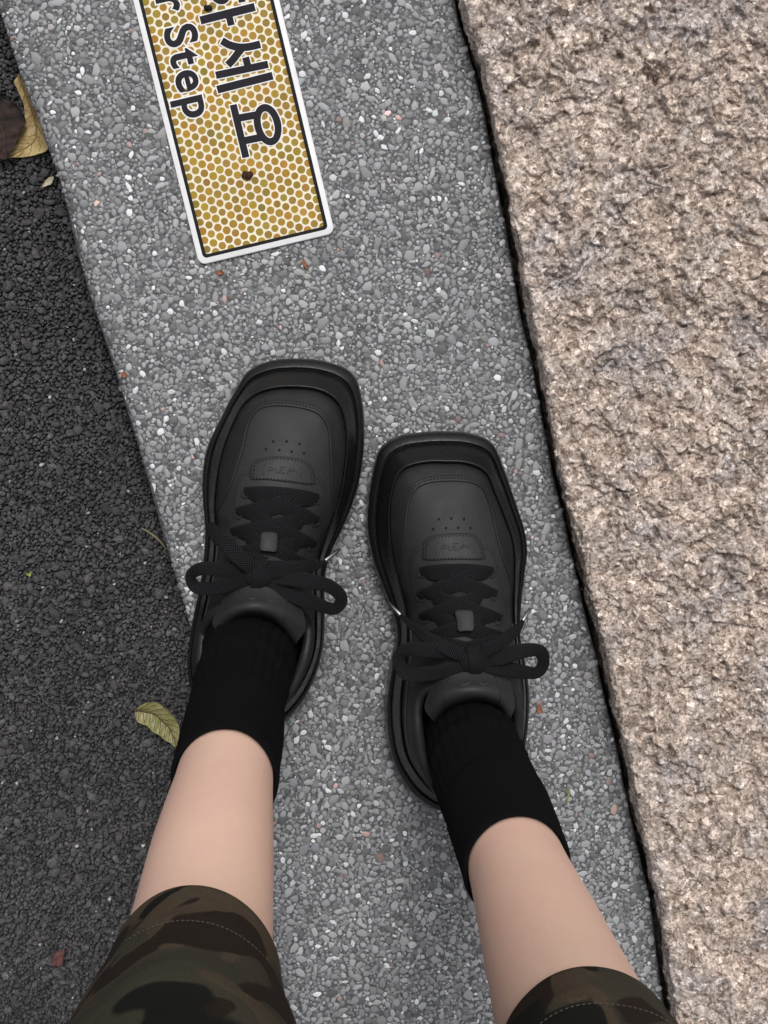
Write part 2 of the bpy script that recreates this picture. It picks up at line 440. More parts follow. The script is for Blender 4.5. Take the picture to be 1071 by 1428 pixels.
ax = np.array([te[-1] - te[0]])[0]; ax /= np.linalg.norm(ax)
nrm = np.array([-ax[1], ax[0]]); nrm = nrm if nrm[0] > 0 else -nrm   # into the block
wt = np.concatenate([np.linspace(0, .27, 420), [.30, .36, .5, .7, .9]])
rows = len(edge)
Rr = .006
# columns: wall from below up, rounding, then top
wall_z = np.linspace(-.045, BZ - Rr, 46)
ang = np.linspace(0, math.pi / 2, 16)[1:]
cols_w = np.concatenate([np.full(len(wall_z), 0.0), Rr * (1 - np.cos(ang)), Rr + wt[1:]])
cols_z = np.concatenate([wall_z, BZ - Rr + Rr * np.sin(ang), np.full(len(wt) - 1, BZ)])
nx = np.concatenate([np.full(len(wall_z), -1.0), -np.cos(ang), np.zeros(len(wt) - 1)]); nzv = np.concatenate([np.zeros(len(wall_z)), np.sin(ang), np.ones(len(wt) - 1)])
# undercut wall
cols_w = cols_w + np.where(cols_z < BZ - Rr, .0015 * sstep(BZ - Rr, .02, cols_z) + .004 * sstep(.010, -.01, cols_z), 0)
Pw = edge[:, None, :] + nrm * cols_w[None, :, None]
arc = np.concatenate([[0], np.cumsum(np.hypot(np.diff(cols_w), np.diff(cols_z)))])
X, Y = Pw[..., 0], Pw[..., 1]
U = np.broadcast_to((edge @ ax)[:, None], X.shape); V = np.broadcast_to(arc[None, :], X.shape)
def facets(x, y, cs, seed, slope, step):
    """fractured plates: each jittered cell is a tilted plane of its own"""
    r_ = np.random.default_rng(seed); K = 256
    jx, jy, sx_, sy_, hh = [r_.uniform(-1, 1, (K, K)) for _ in range(5)]
    gx_, gy_ = x / cs + 500, y / cs + 500; ix, iy = np.floor(gx_).astype(int), np.floor(gy_).astype(int)
    best = np.full(x.shape, 9.0); out_ = np.zeros(x.shape)
    for a_ in (-1, 0, 1):
        for b_ in (-1, 0, 1):
            p_, q_ = (ix + a_) & 255, (iy + b_) & 255
            dx_ = gx_ - (ix + a_ + .5 + .48 * jx[p_, q_]); dy_ = gy_ - (iy + b_ + .5 + .48 * jy[p_, q_])
            d_ = dx_ * dx_ + dy_ * dy_; m_ = d_ < best
            best = np.where(m_, d_, best)
            out_ = np.where(m_, hh[p_, q_] * step + (sx_[p_, q_] * dx_ + sy_[p_, q_] * dy_) * cs * slope, out_)
    return out_
wx = .0045 * gnoise(U, V, .016, 21) + .0016 * gnoise(U, V, .005, 23); wy = .0045 * gnoise(U, V, .016, 22) + .0016 * gnoise(U, V, .005, 24)
disp = .0060 * gnoise(U, V, .085, 1) + .0034 * gnoise(U, V, .033, 2)
disp += facets(U + wx * 2.2, V * 1.2 + wy * 2.2, .019, 3, .26, .0014) + facets(U + wx, V + wy, .0090, 4, .50, .0015)
rgh = sstep(-.25, .15, gnoise(U, V, .04, 12))                     # smoother worn plates here and there
disp += (.25 + .75 * rgh) * (facets(U + wx * .6, V + wy * .6, .0043, 5, .55, .00065) + .0013 * gnoise(U, V, .0052, 7) + .0012 * gnoise(U, V, .0026, 8) + .0005 * gnoise(U, V, .0015, 9))
tq = gnoise(U * .7 + wx, V * 1.3 + wy, .040, 10)
disp += .0026 * sstep(.16, .19, tq) * sstep(.5, .25, tq)
pit = gnoise(U + wx * .4, V + wy * .4, .0075, 11)
disp -= .0022 * sstep(.38, .52, pit)
cz_ = gnoise(U + wx * 1.6, V + wy * 1.6, .026, 13) + .35 * gnoise(U, V, .009, 14)
disp += .0042 * sstep(.17, .205, cz_) - .0042 * sstep(.17, .205, -cz_ - .02) + .0022 * sstep(.0, .5, gnoise(U, V, .05, 15))
disp *= .85
disp *= (np.where(np.abs(nzv) < .99, .35, .45 + .55 * sstep(0, .012, cols_w - Rr)))[None, :]
Z = cols_z[None, :] + disp * nzv[None, :]
Xd = X + nrm[0] * disp * nx[None, :]; Yd = Y + nrm[1] * disp * nx[None, :]
sv = np.stack([Xd, Yd, Z], -1).reshape(-1, 3)
blk = mk('stone_block', sv, grid_faces(rows, len(cols_w)), M['stone'], origin=(te[250][0] + .1, te[250][1], 0))
tag(blk, 'rough brown chipped granite block raised beside the grey concrete strip', 'stone block')

# ------------------------------------------------------------------ aggregate
def pack(poly_fn, box, radii, tries, gap=.92):
    """dart throwing, large first"""
    x0, x1, y0, y1 = box; cs = max(radii) * 2.2
    cells = {}; out = []
    for rad, n in zip(radii, tries):
        c = np.stack([rng.uniform(x0, x1, n), rng.uniform(y0, y1, n)], -1)
        c = c[poly_fn(c)]
        rr = rad * rng.uniform(.8, 1.2, len(c))
        for (px, py), q in zip(c, rr):
            i, j = int(px // cs), int(py // cs); ok = True
            for a in (i - 1, i, i + 1):
                for b in (j - 1, j, j + 1):
                    for (ox, oy, oq) in cells.get((a, b), ()):
                        dd = (q + oq) * gap
                        if (ox - px) ** 2 + (oy - py) ** 2 < dd * dd: ok = False; break
                    if not ok: break
                if not ok: break
            if ok:
                cells.setdefault((i, j), []).append((px, py, q)); out.append((px, py, q))
    return np.array(out)

def stone_batch(c, nside, elong, jag, hfun, tint, top=.62, tilt=.0, zbase=0.0, sink=.0006):
    """many low irregular stones as one vertex / face array"""
    n = len(c)
    th = np.linspace(0, 2 * np.pi, nside, endpoint=False)[None, :] + rng.uniform(-.25, .25, (n, nside))
    rad = 1 + jag * rng.uniform(-1, 1, (n, nside))
    e = 1 + elong * rng.random((n, 1)) ** 1.5
    lx = np.cos(th) * rad * np.sqrt(e); ly = np.sin(th) * rad / np.sqrt(e)
    a = rng.uniform(0, np.pi, (n, 1)); ca, sa = np.cos(a), np.sin(a)
    qx = (lx * ca - ly * sa) * c[:, 2:3]; qy = (lx * sa + ly * ca) * c[:, 2:3]
    h = hfun(c)[:, None]
    tx = rng.normal(0, tilt, (n, 1)); ty = rng.normal(0, tilt, (n, 1))
    def ring(k, z): return np.stack([c[:, :1] + qx * k, c[:, 1:2] + qy * k, zbase + z + (tx * qx + ty * qy) * k], -1)
    r0 = ring(1.0, -sink + 0 * h); r1 = ring(.90, h * .62); r2 = ring(top, h * .97 + rng.uniform(-.06, .06, (n, nside)) * h)
    ctr = np.stack([c[:, 0], c[:, 1], zbase + h[:, 0]], -1)[:, None, :]
    v = np.concatenate([r0, r1, r2, ctr], 1)
    k = np.arange(nside); k2 = (k + 1) % nside; f = []
    for o in (0, nside):
        f.append(np.stack([o + k, o + k2, o + nside + k2], -1)); f.append(np.stack([o + k, o + nside + k2, o + nside + k], -1))
    f.append(np.stack([2 * nside + k, 2 * nside + k2, np.full(nside, 3 * nside)], -1))
    f = np.vstack(f)
    nv = 3 * nside + 1
    F_ = (np.arange(n)[:, None, None] * nv + f[None]).reshape(-1, 3)
    T = np.repeat(tint[:, None, :], nv, 1)
    return v, f, F_, T

# strip limits in world coordinates
cornersV = P(np.array([-60., 1131, 1131, -60]), np.array([-60., -60, 1490, 1490]), 0.0)
edge_poly = np.vstack([core + nrm * .012])
def in_strip(c):
    w = edge_w(c)
    return (w > .0012) & ((c - L0) @ nL < joint_w((c - L0) @ dL) - .0022)
c = pack(in_strip, (cornersV[:, 0].min(), cornersV[:, 0].max(), cornersV[:, 1].min(), cornersV[:, 1].max()),
         [.0038, .0030, .0024, .0019, .0015, .0011, .00085], [600, 5000, 20000, 46000, 90000, 120000, 100000], .86)
def pebble_tint(n):
    g = np.clip(rng.normal(.250, .060, n), .09, .5)
    br = (rng.random(n) < .07) & (c[:, 2] < .0029); g = np.where(br, rng.uniform(.40, .70, n), g)
    dk = rng.random(n) < .03; g = np.where(dk, rng.uniform(.08, .13, n), g)
    t = np.stack([g * rng.normal(.985, .02, n), g, g * rng.normal(1.035, .025, n)], -1)
    rd = rng.random(n) < .006; t[rd] = t[rd] * np.array([1.25, .85, .75])
    return np.clip(t, .02, .85)
tint = pebble_tint(len(c))
# fine stones in places worn bright, in others buried: kept random
order = np.argsort(-c[:, 2]); c = c[order]; tint = tint[order]
v, f1, Fc, T = stone_batch(c, 8, .95, .25, lambda q: .00022 + .00013 * rng.random(len(q)) + q[:, 2] * .025, tint, .82, .015)
v[..., 2] += slope_z(edge_w(v[..., :2].reshape(-1, 2))).reshape(v.shape[:2])
NB = 300
# the largest pebbles that the photograph shows are single pieces; skip those hidden under sign, shoes or block
hide = [np.array([(190, 0), (388, 0), (467, 322), (278, 368)], float), np.array([(285, 500), (505, 500), (505, 700), (455, 1000), (270, 1000)], float),
        np.array([(512, 600), (735, 600), (735, 1120), (540, 1120)], float), np.array([(170, 1000), (390, 1000), (430, 1428), (110, 1428)], float),
        np.array([(620, 1100), (780, 1100), (960, 1428), (650, 1428)], float)]
seen = np.ones(len(c), bool)
for h_ in hide: seen &= poly_dist(c[:, :2], PP(h_, 0.0)[:, :2]) < 0
Cam3 = PP([(20, 5), (1060, 5), (1060, 1420), (20, 1420)], 0.0)[:, :2]
seen &= poly_dist(c[:, :2], Cam3) > 0.004
seen &= (c[:, :2] @ nrm < np.interp(c[:, :2] @ ax, core @ ax, core @ nrm) - .012)
idx = np.where(seen)[0][:NB]; one = np.zeros(len(c), bool); one[idx] = True
for i in idx:
    mk('pebble', v[i], f1, M['pebble'], pav, origin=(c[i, 0], c[i, 1], 0), tint=T[i])
rest = np.where(~one)[0]
nv = v.shape[1]
FF = (np.arange(len(rest))[:, None, None] * nv + f1[None]).reshape(-1, 3)
agg = mk('pebble_aggregate', v[rest].reshape(-1, 3), FF, M['pebble'], pav, origin=(L0[0], L0[1], 0), tint=T[rest].reshape(-1, 3))
tag(agg, None, None, None, 'stuff')

# asphalt chips
cv = P(np.array([-300., 500, 500, -300]), np.array([-60., -60, 1490, 1490]), ROAD_Z)
ca = pack(lambda q: edge_w(q) < -.0005, (cv[:, 0].min(), cv[:, 0].max(), cv[:, 1].min(), cv[:, 1].max()),
          [.0046, .0034, .0026, .0019, .0014, .0010], [400, 2200, 11500, 43000, 86000, 100000], .66)
n = len(ca)
g = np.clip(rng.normal(.067, .016, n), .030, .14)
g = np.where(rng.random(n) < .010, rng.uniform(.16, .45, n), g); g = np.where((ca[:, 2] > .0024) & (g > .12), .06, g)
ta = np.stack([g * rng.normal(1.0, .03, n), g, g * rng.normal(1.03, .03, n)], -1)
v2, f2, F2, T2 = stone_batch(ca, 7, .8, .28, lambda q: .0024 + .0010 * rng.random(len(q)) + q[:, 2] * rng.uniform(.0, .22, len(q)), ta, .70, .15, ROAD_Z - .003, .002)
big = np.argsort(-ca[:, 2])
vis = poly_dist(ca[:, :2], PP([(5, 5), (430, 5), (430, 1420), (5, 1420)], ROAD_Z)[:, :2]) > 0.003
vis &= (edge_w(ca[:, :2]) < -.012)
vis &= poly_dist(ca[:, :2], PP([(245, 980), (430, 980), (430, 1428), (110, 1428), (170, 1300)], ROAD_Z)[:, :2]) < 0
bi = [i for i in big if vis[i]][:300]
onea = np.zeros(n, bool); onea[bi] = True
for i in bi:
    mk('asphalt_chip', v2[i], f2, M['chip'], road, smooth=False, origin=(ca[i, 0], ca[i, 1], ROAD_Z), tint=T2[i])
ra = np.where(~onea)[0]; nv2 = v2.shape[1]
FA = (np.arange(len(ra))[:, None, None] * nv2 + f2[None]).reshape(-1, 3)
tag(mk('asphalt_aggregate', v2[ra].reshape(-1, 3), FA, M['chip'], road, smooth=False, origin=(0, 0, ROAD_Z), tint=T2[ra].reshape(-1, 3)), None, None, None, 'stuff')

# ------------------------------------------------------------------ sign plate
SZ = .0030
def sp(u, v, z=SZ): return P(np.asarray(u, float), np.asarray(v, float), z)
bl, br_ = sp(278., 370.), sp(467., 325.)
e1 = (br_ - bl)[:2]; SW = np.linalg.norm(e1); e1 /= SW
e2 = np.array([-e1[1], e1[0]])                      # towards the top of the photo
SLn = .56
def s2w(p, z):                                      # sign coordinates (across, along) -> world
    p = np.asarray(p, float); xy = bl[:2] + p[..., :1] * e1 + p[..., 1:2] * e2
    return np.concatenate([xy, np.full(xy.shape[:-1] + (1,), z)], -1)
def w2s(w): d = np.asarray(w)[..., :2] - bl[:2]; return np.stack([d @ e1, d @ e2], -1)
def px2s(u, v): return w2s(sp(u, v))
def rrect(x0, y0, x1, y1, rad, k=8):
    out = []
    for cx, cy, a0 in ((x1 - rad, y0 + rad, -90), (x1 - rad, y1 - rad, 0), (x0 + rad, y1 - rad, 90), (x0 + rad, y0 + rad, 180)):
        for a in np.linspace(a0, a0 + 90, k): out.append((cx + rad * math.cos(math.radians(a)), cy + rad * math.sin(math.radians(a))))
    return np.array(out)
def ring_mesh(a, b, za, zb=None):
    zb = za if zb is None else zb
    return np.vstack([s2w(a, za), s2w(b, zb)]), grid_faces(2, len(a), True)
sign = empty('sign_plate', (*(bl[:2] + e1 * SW / 2 + e2 * SLn / 2), 0))
tag(sign, 'white floor sign plate with gold dots and black lettering on the concrete strip', 'sign')
o0 = rrect(0, 0, SW, SLn, .0055); o1 = rrect(.0005, .0005, SW - .0005, SLn - .0005, .0052)
vv = np.vstack([s2w(o0, -.0005), s2w(o0, SZ - .0005), s2w(o1, SZ)]); k = len(o0)
ff = [list(q) for q in grid_faces(3, k, True)] + [list(range(2 * k, 3 * k))]
mk('plate', vv, ff, M['plate'], sign, smooth=False)
bw = .0040; lw = .0025
i0 = rrect(.0008, .0008, SW - .0008, SLn - .0008, .005); i1 = rrect(bw, bw, SW - bw, SLn - bw, .0032)
i2 = rrect(bw + lw, bw + lw, SW - bw - lw, SLn - bw - lw, .0018)
vv, ff = ring_mesh(i0, i1, SZ + .0001, SZ + .0009); mk('border', vv, ff, M['plate'], sign, smooth=False)
vv, ff = ring_mesh(i1, i2, SZ + .0009, SZ + .0008); mk('border_line', vv, ff, M['line'], sign, smooth=False)
mk('field', s2w(rrect(bw + .001, bw + .001, SW - bw - .001, SLn - bw - .001, .002), SZ + .00006), [list(range(32))], M['field'], sign, smooth=False)
# dots, hexagonal
a_ = 12.45 * .5325e-3; dr = 5.25 * .5325e-3
ph = px2s(218.4, 19.5)
cx0, cy0 = ph
D = []
for ci in range(-40, 41):
    x = cx0 + ci * a_ * math.sqrt(3) / 2
    if x < bw - dr * .2 or x > SW - bw + dr * .2: continue
    y = cy0 + (ci % 2) * a_ / 2
    j0 = int((-y) // a_) - 1
    for j in range(j0, j0 + int(SLn / a_) + 4):
        yy = y + j * a_
        if bw - dr * .2 < yy < SLn - bw + dr * .2: D.append((x, yy))
D = np.array(D); ns = 14
th = np.linspace(0, 2 * np.pi, ns, endpoint=False)
rr_ = dr * rng.uniform(.93, 1.05, (len(D), 1))
dv = np.stack([D[:, :1] + np.cos(th) * rr_, D[:, 1:2] + np.sin(th) * rr_], -1)
dw = s2w(dv.reshape(-1, 2), SZ + .00012)
dc = np.array([.30, .185, .026]) * rng.uniform(.78, 1.15, (len(D), 1)) * np.stack([rng.normal(1, .08, len(D)), rng.normal(1, .05, len(D)), rng.normal(1, .25, len(D))], -1)
keep = np.arange(len(D))
tag(mk('dot_print', dw, np.arange(len(D) * ns).reshape(-1, ns), M['dot'], sign, smooth=False, tint=np.repeat(np.clip(dc, .02, .6), ns, 0)), None, None, None, 'stuff')

# lettering: hangul strokes measured in the photograph (flat print)
def z6(p): p = np.asarray(p, float); return px2s(160 + p[:, 0] / 3.15, p[:, 1] / 3.15)
SC6 = .5325e-3 / 3.15
def stroke(path, w, grow=0.0, cap=0.0):
    p = z6(path); w = w * SC6 / 2 + grow
    t = np.gradient(p, axis=0); t /= np.linalg.norm(t, axis=1)[:, None]
    p = p.copy(); p[0] -= t[0] * (cap + grow); p[-1] += t[-1] * (cap + grow)
    nn = np.stack([-t[:, 1], t[:, 0]], -1)
    return np.vstack([p + nn * w, p - nn * w]), grid_faces(2, len(p))
def ell(cx, cy, ra, rb, w, grow=0.0):
    c_ = z6([(cx, cy)])[0]; t = np.linspace(0, 2 * np.pi, 40, endpoint=False)
    def r_(k): return np.stack([c_[0] + np.cos(t) * (ra * SC6 + k), c_[1] + np.sin(t) * (rb * SC6 + k)], -1)
    return np.vstack([r_(grow), r_(-w * SC6 - grow)]), grid_faces(2, 40, True)
def curve2(p, n=12): return catmull(np.asarray(p, float), n)
glyphs = [
    [('e', (462, -46, 47, 60, 27)), ('s', ([(560, 8), (545, -60)], 26)), ('s', ([(548, -24), (590, -34)], 24)), ('s', ([(378, 90), (614, 31)], 30)), ('s', ([(500, 62), (512, 110)], 26))],
    [('s', (curve2([(638, 195), (590, 206), (548, 208), (505, 198), (472, 180)]), 28)), ('s', (curve2([(562, 208), (540, 236), (520, 262), (498, 285)]), 28)),
     ('s', ([(575, 254), (588, 300)], 27)), ('s', ([(446, 331), (672, 283)], 27)), ('s', ([(452, 394), (692, 333)], 29))],
    [('e', (672, 548, 56, 86, 27)), ('s', ([(535, 521), (632, 503)], 27)), ('s', ([(556, 621), (652, 602)], 27)), ('s', ([(521, 462), (576, 690)], 27))],
]
# two more characters stand further along the plate, outside the picture
def gmesh(gl, grow, z, shift=0.0):
    vs, fs, o = [], [], 0
    for q, (kind_, a) in enumerate(gl):
        p, f_ = ell(*a, grow) if kind_ == 'e' else stroke(*a, grow)
        vs.append(s2w(p + np.array([0, shift]), z + q * .000012)); fs.append(f_ + o); o += len(p)
    return np.vstack(vs), np.vstack(fs)
for gl in glyphs:
    vv, ff = gmesh(gl, .0011, SZ + .0003); mk('lettering_halo', vv, ff, M['plate'], sign, smooth=False)
    vv, ff = gmesh(gl, 0.0003, SZ + .00055); mk('lettering', vv, ff, M['ink'], sign, smooth=False)
def text_mesh(s, size, off):
    cu = bpy.data.curves.new('lettering_text', 'FONT'); cu.body = s; cu.size = size; cu.offset = off; cu.align_x = 'RIGHT'; cu.resolution_u = 6; cu.fill_mode = 'FRONT'
    cu.space_character = 1.17; cu.space_word = .55
    o = bpy.data.objects.new('lettering_text', cu); C.objects.link(o)
    dg = bpy.context.evaluated_depsgraph_get()
    m_ = bpy.data.meshes.new_from_object(o.evaluated_get(dg))
    vs = np.array([v_.co[:2] for v_ in m_.vertices]); fs = [list(p_.vertices) for p_ in m_.polygons]
    bpy.data.objects.remove(o); bpy.data.curves.remove(cu); bpy.data.meshes.remove(m_)
    return vs, fs
endp = px2s(160 + 318 / 3.15, 527 / 3.15); basep = px2s(160 + 247 / 3.15, 330 / 3.15)
for nm, off, z, mt in (('lettering_halo', .0018, SZ + .0003, 'plate'), ('lettering', .0008, SZ + .00055, 'ink')):
    vs, fs = text_mesh('Watch Your Step', .0325, off)
    mk(nm, s2w(np.stack([basep[0] + .0028 + vs[:, 1], endp[1] - vs[:, 0]], -1), z), fs, M[mt], sign, smooth=False)

# ------------------------------------------------------------------ shoes
def tube_ring(path, rad, ns=10, closed=True, squash=1.0):
    p = np.asarray(path, float); t = (np.roll(p, -1, 0) - np.roll(p, 1, 0)) if closed else np.gradient(p, axis=0)
    t /= np.linalg.norm(t, axis=1)[:, None] + 1e-12
    up = np.array([0, 0, 1.0]); s = np.cross(t, up); s /= np.linalg.norm(s, axis=1)[:, None] + 1e-12; u = np.cross(s, t)
    a = np.linspace(0, 2 * np.pi, ns, endpoint=False)
    rad = np.broadcast_to(np.asarray(rad, float), (len(p),))
    v_ = p[:, None, :] + rad[:, None, None] * (np.cos(a)[None, :, None] * s[:, None, :] + squash * np.sin(a)[None, :, None] * u[:, None, :])
    n_ = len(p); rows_ = n_ if not closed else n_
    f_ = []
    for i in range(n_ if closed else n_ - 1):
        i2 = (i + 1) % n_
        for j in range(ns):
            j2 = (j + 1) % ns; f_.append([i * ns + j, i * ns + j2, i2 * ns + j2, i2 * ns + j])
    if not closed:
        f_.append(list(range(ns))[::-1]); f_.append(list(range((n_ - 1) * ns, n_ * ns)))
    return v_.reshape(-1, 3), f_

def ribbon(path, width, thick=.0018, up=None, n=60, taper=None, roll=None):
    """flat woven band along a path; returns verts, faces, uv (metres)"""
    p = catmull(path, n)
    t = np.gradient(p, axis=0); t /= np.linalg.norm(t, axis=1)[:, None]
    upv = np.array([0, 0, 1.0]) if up is None else up
    upv = np.broadcast_to(upv, p.shape)
    s = np.cross(t, upv); s /= np.linalg.norm(s, axis=1)[:, None] + 1e-12; u = np.cross(s, t)
    if roll is not None:
        rl = np.interp(np.linspace(0, 1, n), np.linspace(0, 1, len(roll)), roll)[:, None]
        s, u = s * np.cos(rl) + u * np.sin(rl), u * np.cos(rl) - s * np.sin(rl)
    L = np.concatenate([[0], np.cumsum(np.linalg.norm(np.diff(p, axis=0), axis=1))])
    ns = 14; a = np.linspace(0, 2 * np.pi, ns, endpoint=False)
    cx = np.sign(np.cos(a)) * np.abs(np.cos(a)) ** .55 * .5; cy = np.sign(np.sin(a)) * np.abs(np.sin(a)) ** .8 * .5
    wd = np.full(n, width) if taper is None else width * np.interp(np.linspace(0, 1, n), np.linspace(0, 1, len(taper)), taper)
    wd = wd * (1 + .04 * gnoise(L + p[0, 0] * 9, L * 0 + p[0, 1], .012, 31))
    v_ = p[:, None, :] + s[:, None, :] * (cx[None, :, None] * wd[:, None, None]) + u[:, None, :] * (cy[None, :, None] * thick)
    uv_ = np.stack([np.broadcast_to(cx[None, :] * width, (n, ns)), np.broadcast_to(L[:, None], (n, ns))], -1)
    f_ = [list(q) for q in grid_faces(n, ns, True)] + [list(range(ns))[::-1], list(range((n - 1) * ns, n * ns))]
    return v_.reshape(-1, 3), f_, uv_.reshape(-1, 2)

def build_shoe(T, person):
    Bp = catmull_par(T['B'], 420); Rp = catmull_par(T['R'], 420)
    Bw = P(Bp[:, 0], Bp[:, 1], .012); Rw = P(Rp[:, 0], Rp[:, 1], .044)
    toe = P(*map(float, T['toe']), .03)[:2]; heel = P(*map(float, T['heel']), .03)[:2]
    axd = heel - toe; LEN = np.linalg.norm(axd); axd /= LEN
    side = np.array([-axd[1], axd[0]])
    R2 = Rw[:, :2]
    dk = np.array([0, .02, .05, .085, .11, .14, .16, .19, .22, .25, .30]) * LEN / .28
    ck = np.array([.049, .056, .062, .071, .083, .098, .104, .096, .090, .092, .096])
    ek = np.array([.030, .034, .038, .040, .040, .034, .026, .015, .012, .012, .012])
    rk = np.array([.043, .043, .042, .041, .041, .042, .043, .045, .047, .049, .050])
    def f_raw(xy):
        xy = np.asarray(xy, float).reshape(-1, 2)
        d = (xy - toe) @ axd; e = np.maximum(poly_dist(xy, R2), -.002)
        c_ = np.interp(d, dk, ck); E = np.interp(d, dk, ek); zr = np.interp(d, dk, rk)
        # soft blends so the interpolation kinks do not show
        s = np.clip(e / E, -.2, 1)
        g_ = 1 - np.abs(1 - s) ** 2.4
        return zr + (c_ - zr) * g_
    lo_b = R2.min(0) - .012; G = .001
    gw, gh = np.ceil((R2.max(0) + .012 - lo_b) / G).astype(int)
    gxx, gyy = np.meshgrid(lo_b[0] + np.arange(gw) * G, lo_b[1] + np.arange(gh) * G)
    gp = np.stack([gxx.ravel(), gyy.ravel()], -1)
    raw = f_raw(gp).reshape(gh, gw); ed_ = poly_dist(gp, R2).reshape(gh, gw)
    def blur(a, sg):
        k_ = np.exp(-.5 * (np.arange(-3 * sg, 3 * sg + 1) / sg) ** 2); k_ /= k_.sum(); pd = 3 * sg
        a = np.pad(a, pd, mode='edge')
        a = np.apply_along_axis(lambda r_: np.convolve(r_, k_, 'same'), 1, a); a = np.apply_along_axis(lambda r_: np.convolve(r_, k_, 'same'), 0, a)
        return a[pd:-pd, pd:-pd]
    w1 = sstep(.003, .014, ed_); w2 = sstep(.010, .026, ed_)
    fld = raw * (1 - w1) + blur(raw, 3) * w1; fld = fld * (1 - w2) + blur(raw, 8) * w2
    def f(xy):
        xy = np.asarray(xy, float).reshape(-1, 2)
        g_ = np.clip((xy - lo_b) / G, 0, [gw - 1.001, gh - 1.001]); i_ = g_.astype(int); t_ = g_ - i_
        x0, y0, tx, ty = i_[:, 0], i_[:, 1], t_[:, 0], t_[:, 1]
        return (fld[y0, x0] * (1 - tx) + fld[y0, x0 + 1] * tx) * (1 - ty) + (fld[y0 + 1, x0] * (1 - tx) + fld[y0 + 1, x0 + 1] * tx) * ty
    def drape(px, off=0.0):
        a = np.asarray(px, float); z = np.full(len(a), .07)
        for _ in range(6): z = .5 * z + .5 * f(P(a[:, 0], a[:, 1], z + off)[:, :2])
        return P(a[:, 0], a[:, 1], z + off)
    def onf(xy, off):
        return np.concatenate([xy, (f(xy) + off)[:, None]], 1)
    # ---- upper
    O = catmull(PP(T['O'], .092)[:, :2], 300, True); oc = O.mean(0)
    Rs = catmull(R2[::6], 360, True)
    th_r = np.arctan2(*(Rs - oc).T[::-1]); th_o = np.arctan2(*(O - oc).T[::-1]); od = np.linalg.norm(O - oc, axis=1)
    k = np.argsort(th_o); rad = np.interp(th_r, th_o[k], od[k], period=2 * np.pi)
    Oi = oc + rad[:, None] * np.stack([np.cos(th_r), np.sin(th_r)], -1)
    q = np.linspace(0, 1, 72) ** 1.25
    XY = Rs[None] * (1 - q)[:, None, None] + Oi[None] * q[:, None, None]
    Zz = f(XY.reshape(-1, 2)).reshape(72, 360)
    V3 = np.concatenate([XY, Zz[..., None]], -1)
    low = V3[:1].copy(); low[..., 2] -= .012
    inn = V3[-1:].copy(); inn[..., 2] -= .004; inn2 = V3[-1:].copy(); inn2[..., :2] = oc + (inn2[..., :2] - oc) * .93; inn2[..., 2] -= .05
    V3 = np.concatenate([low, V3, inn, inn2], 0)
    shoe = mk('shoe', V3.reshape(-1, 3), grid_faces(75, 360, True), M['leather'], person, origin=(*oc, 0))
    shoe['label'] = T['label']
    shoe.data.materials.append(M['shaded_guard'])
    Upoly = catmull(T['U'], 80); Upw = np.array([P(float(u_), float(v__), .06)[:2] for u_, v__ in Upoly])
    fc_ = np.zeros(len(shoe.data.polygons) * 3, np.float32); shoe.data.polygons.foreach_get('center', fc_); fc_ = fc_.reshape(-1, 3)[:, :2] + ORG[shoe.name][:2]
    shoe.data.polygons.foreach_set('material_index', (poly_dist(fc_, Upw) < 0).astype(np.int32))  # faces outside the toe seam get the leather with shade painted in
    # ---- sole
    sp_ = [(.30, 0), (.06, .001), (.0, .005), (-.01, .012), (.0, .019), (.04, .0240), (.10, .0262), (.20, .0272), (.27, .0282), (.31, .0284), (.335, .0272), (.36, .0250), (.385, .0266),
           (.42, .0298), (.50, .0335), (.58, .0364), (.66, .0388), (.73, .0412), (.80, .0432), (.86, .0458), (.90, .0474), (.94, .0476), (.97, .0458), (1.0, .042), (1.02, .034)]
    d_all = (Bw[:, :2] - toe) @ axd
    hk = np.interp(d_all / LEN, [0, .35, .6, .8, 1.1], [1.0, .95, 1.0, 1.14, 1.18])
    tip = np.interp(d_all / LEN, [-.05, .0, .15, .3], [.010, .007, .001, 0.0])       # toe spring
    rr = []
    for fr, z in sp_:
        xy = Bw[:, :2] * (1 - fr) + R2 * fr
        wob = .0 if z < .003 else .0009 * np.sin(d_all * 34 + z * 180)
        rr.append(np.concatenate([xy, (z * hk + tip * np.exp(-z / .03) + wob)[:, None]], 1))
    cen = np.array([*(Bw[:, :2].mean(0)), 0.0])
    sv_ = np.vstack([np.vstack(rr), cen[None]]); N = 420
    sf = [list(x) for x in grid_faces(len(sp_), N, True)] + [[(i + 1) % N, i, len(sp_) * N] for i in range(N)]
    mk('sole', sv_, sf, M['rubber'], shoe)
    # ---- overlays
    def strip_patch(name, inner, outer, off, mat, rows_=14):
        w_ = np.linspace(0, 1, rows_)
        XY_ = inner[None] * (1 - w_)[:, None, None] + outer[None] * w_[:, None, None]
        h_ = np.full(rows_, off)
        pts = np.stack([onf(XY_[i], h_[i]) for i in range(rows_)])
        ed = onf(XY_[0], off * .55); din = XY_[0] - XY_[1]; din /= np.linalg.norm(din, axis=1)[:, None] + 1e-9
        ed[:, :2] += din * .0005; ed2 = onf(XY_[0] + din * .0006, -.0008)
        pts = np.concatenate([ed2[None], ed[None], pts], 0)
        return mk(name, pts.reshape(-1, 3), grid_faces(len(pts), inner.shape[0]), mat, shoe)
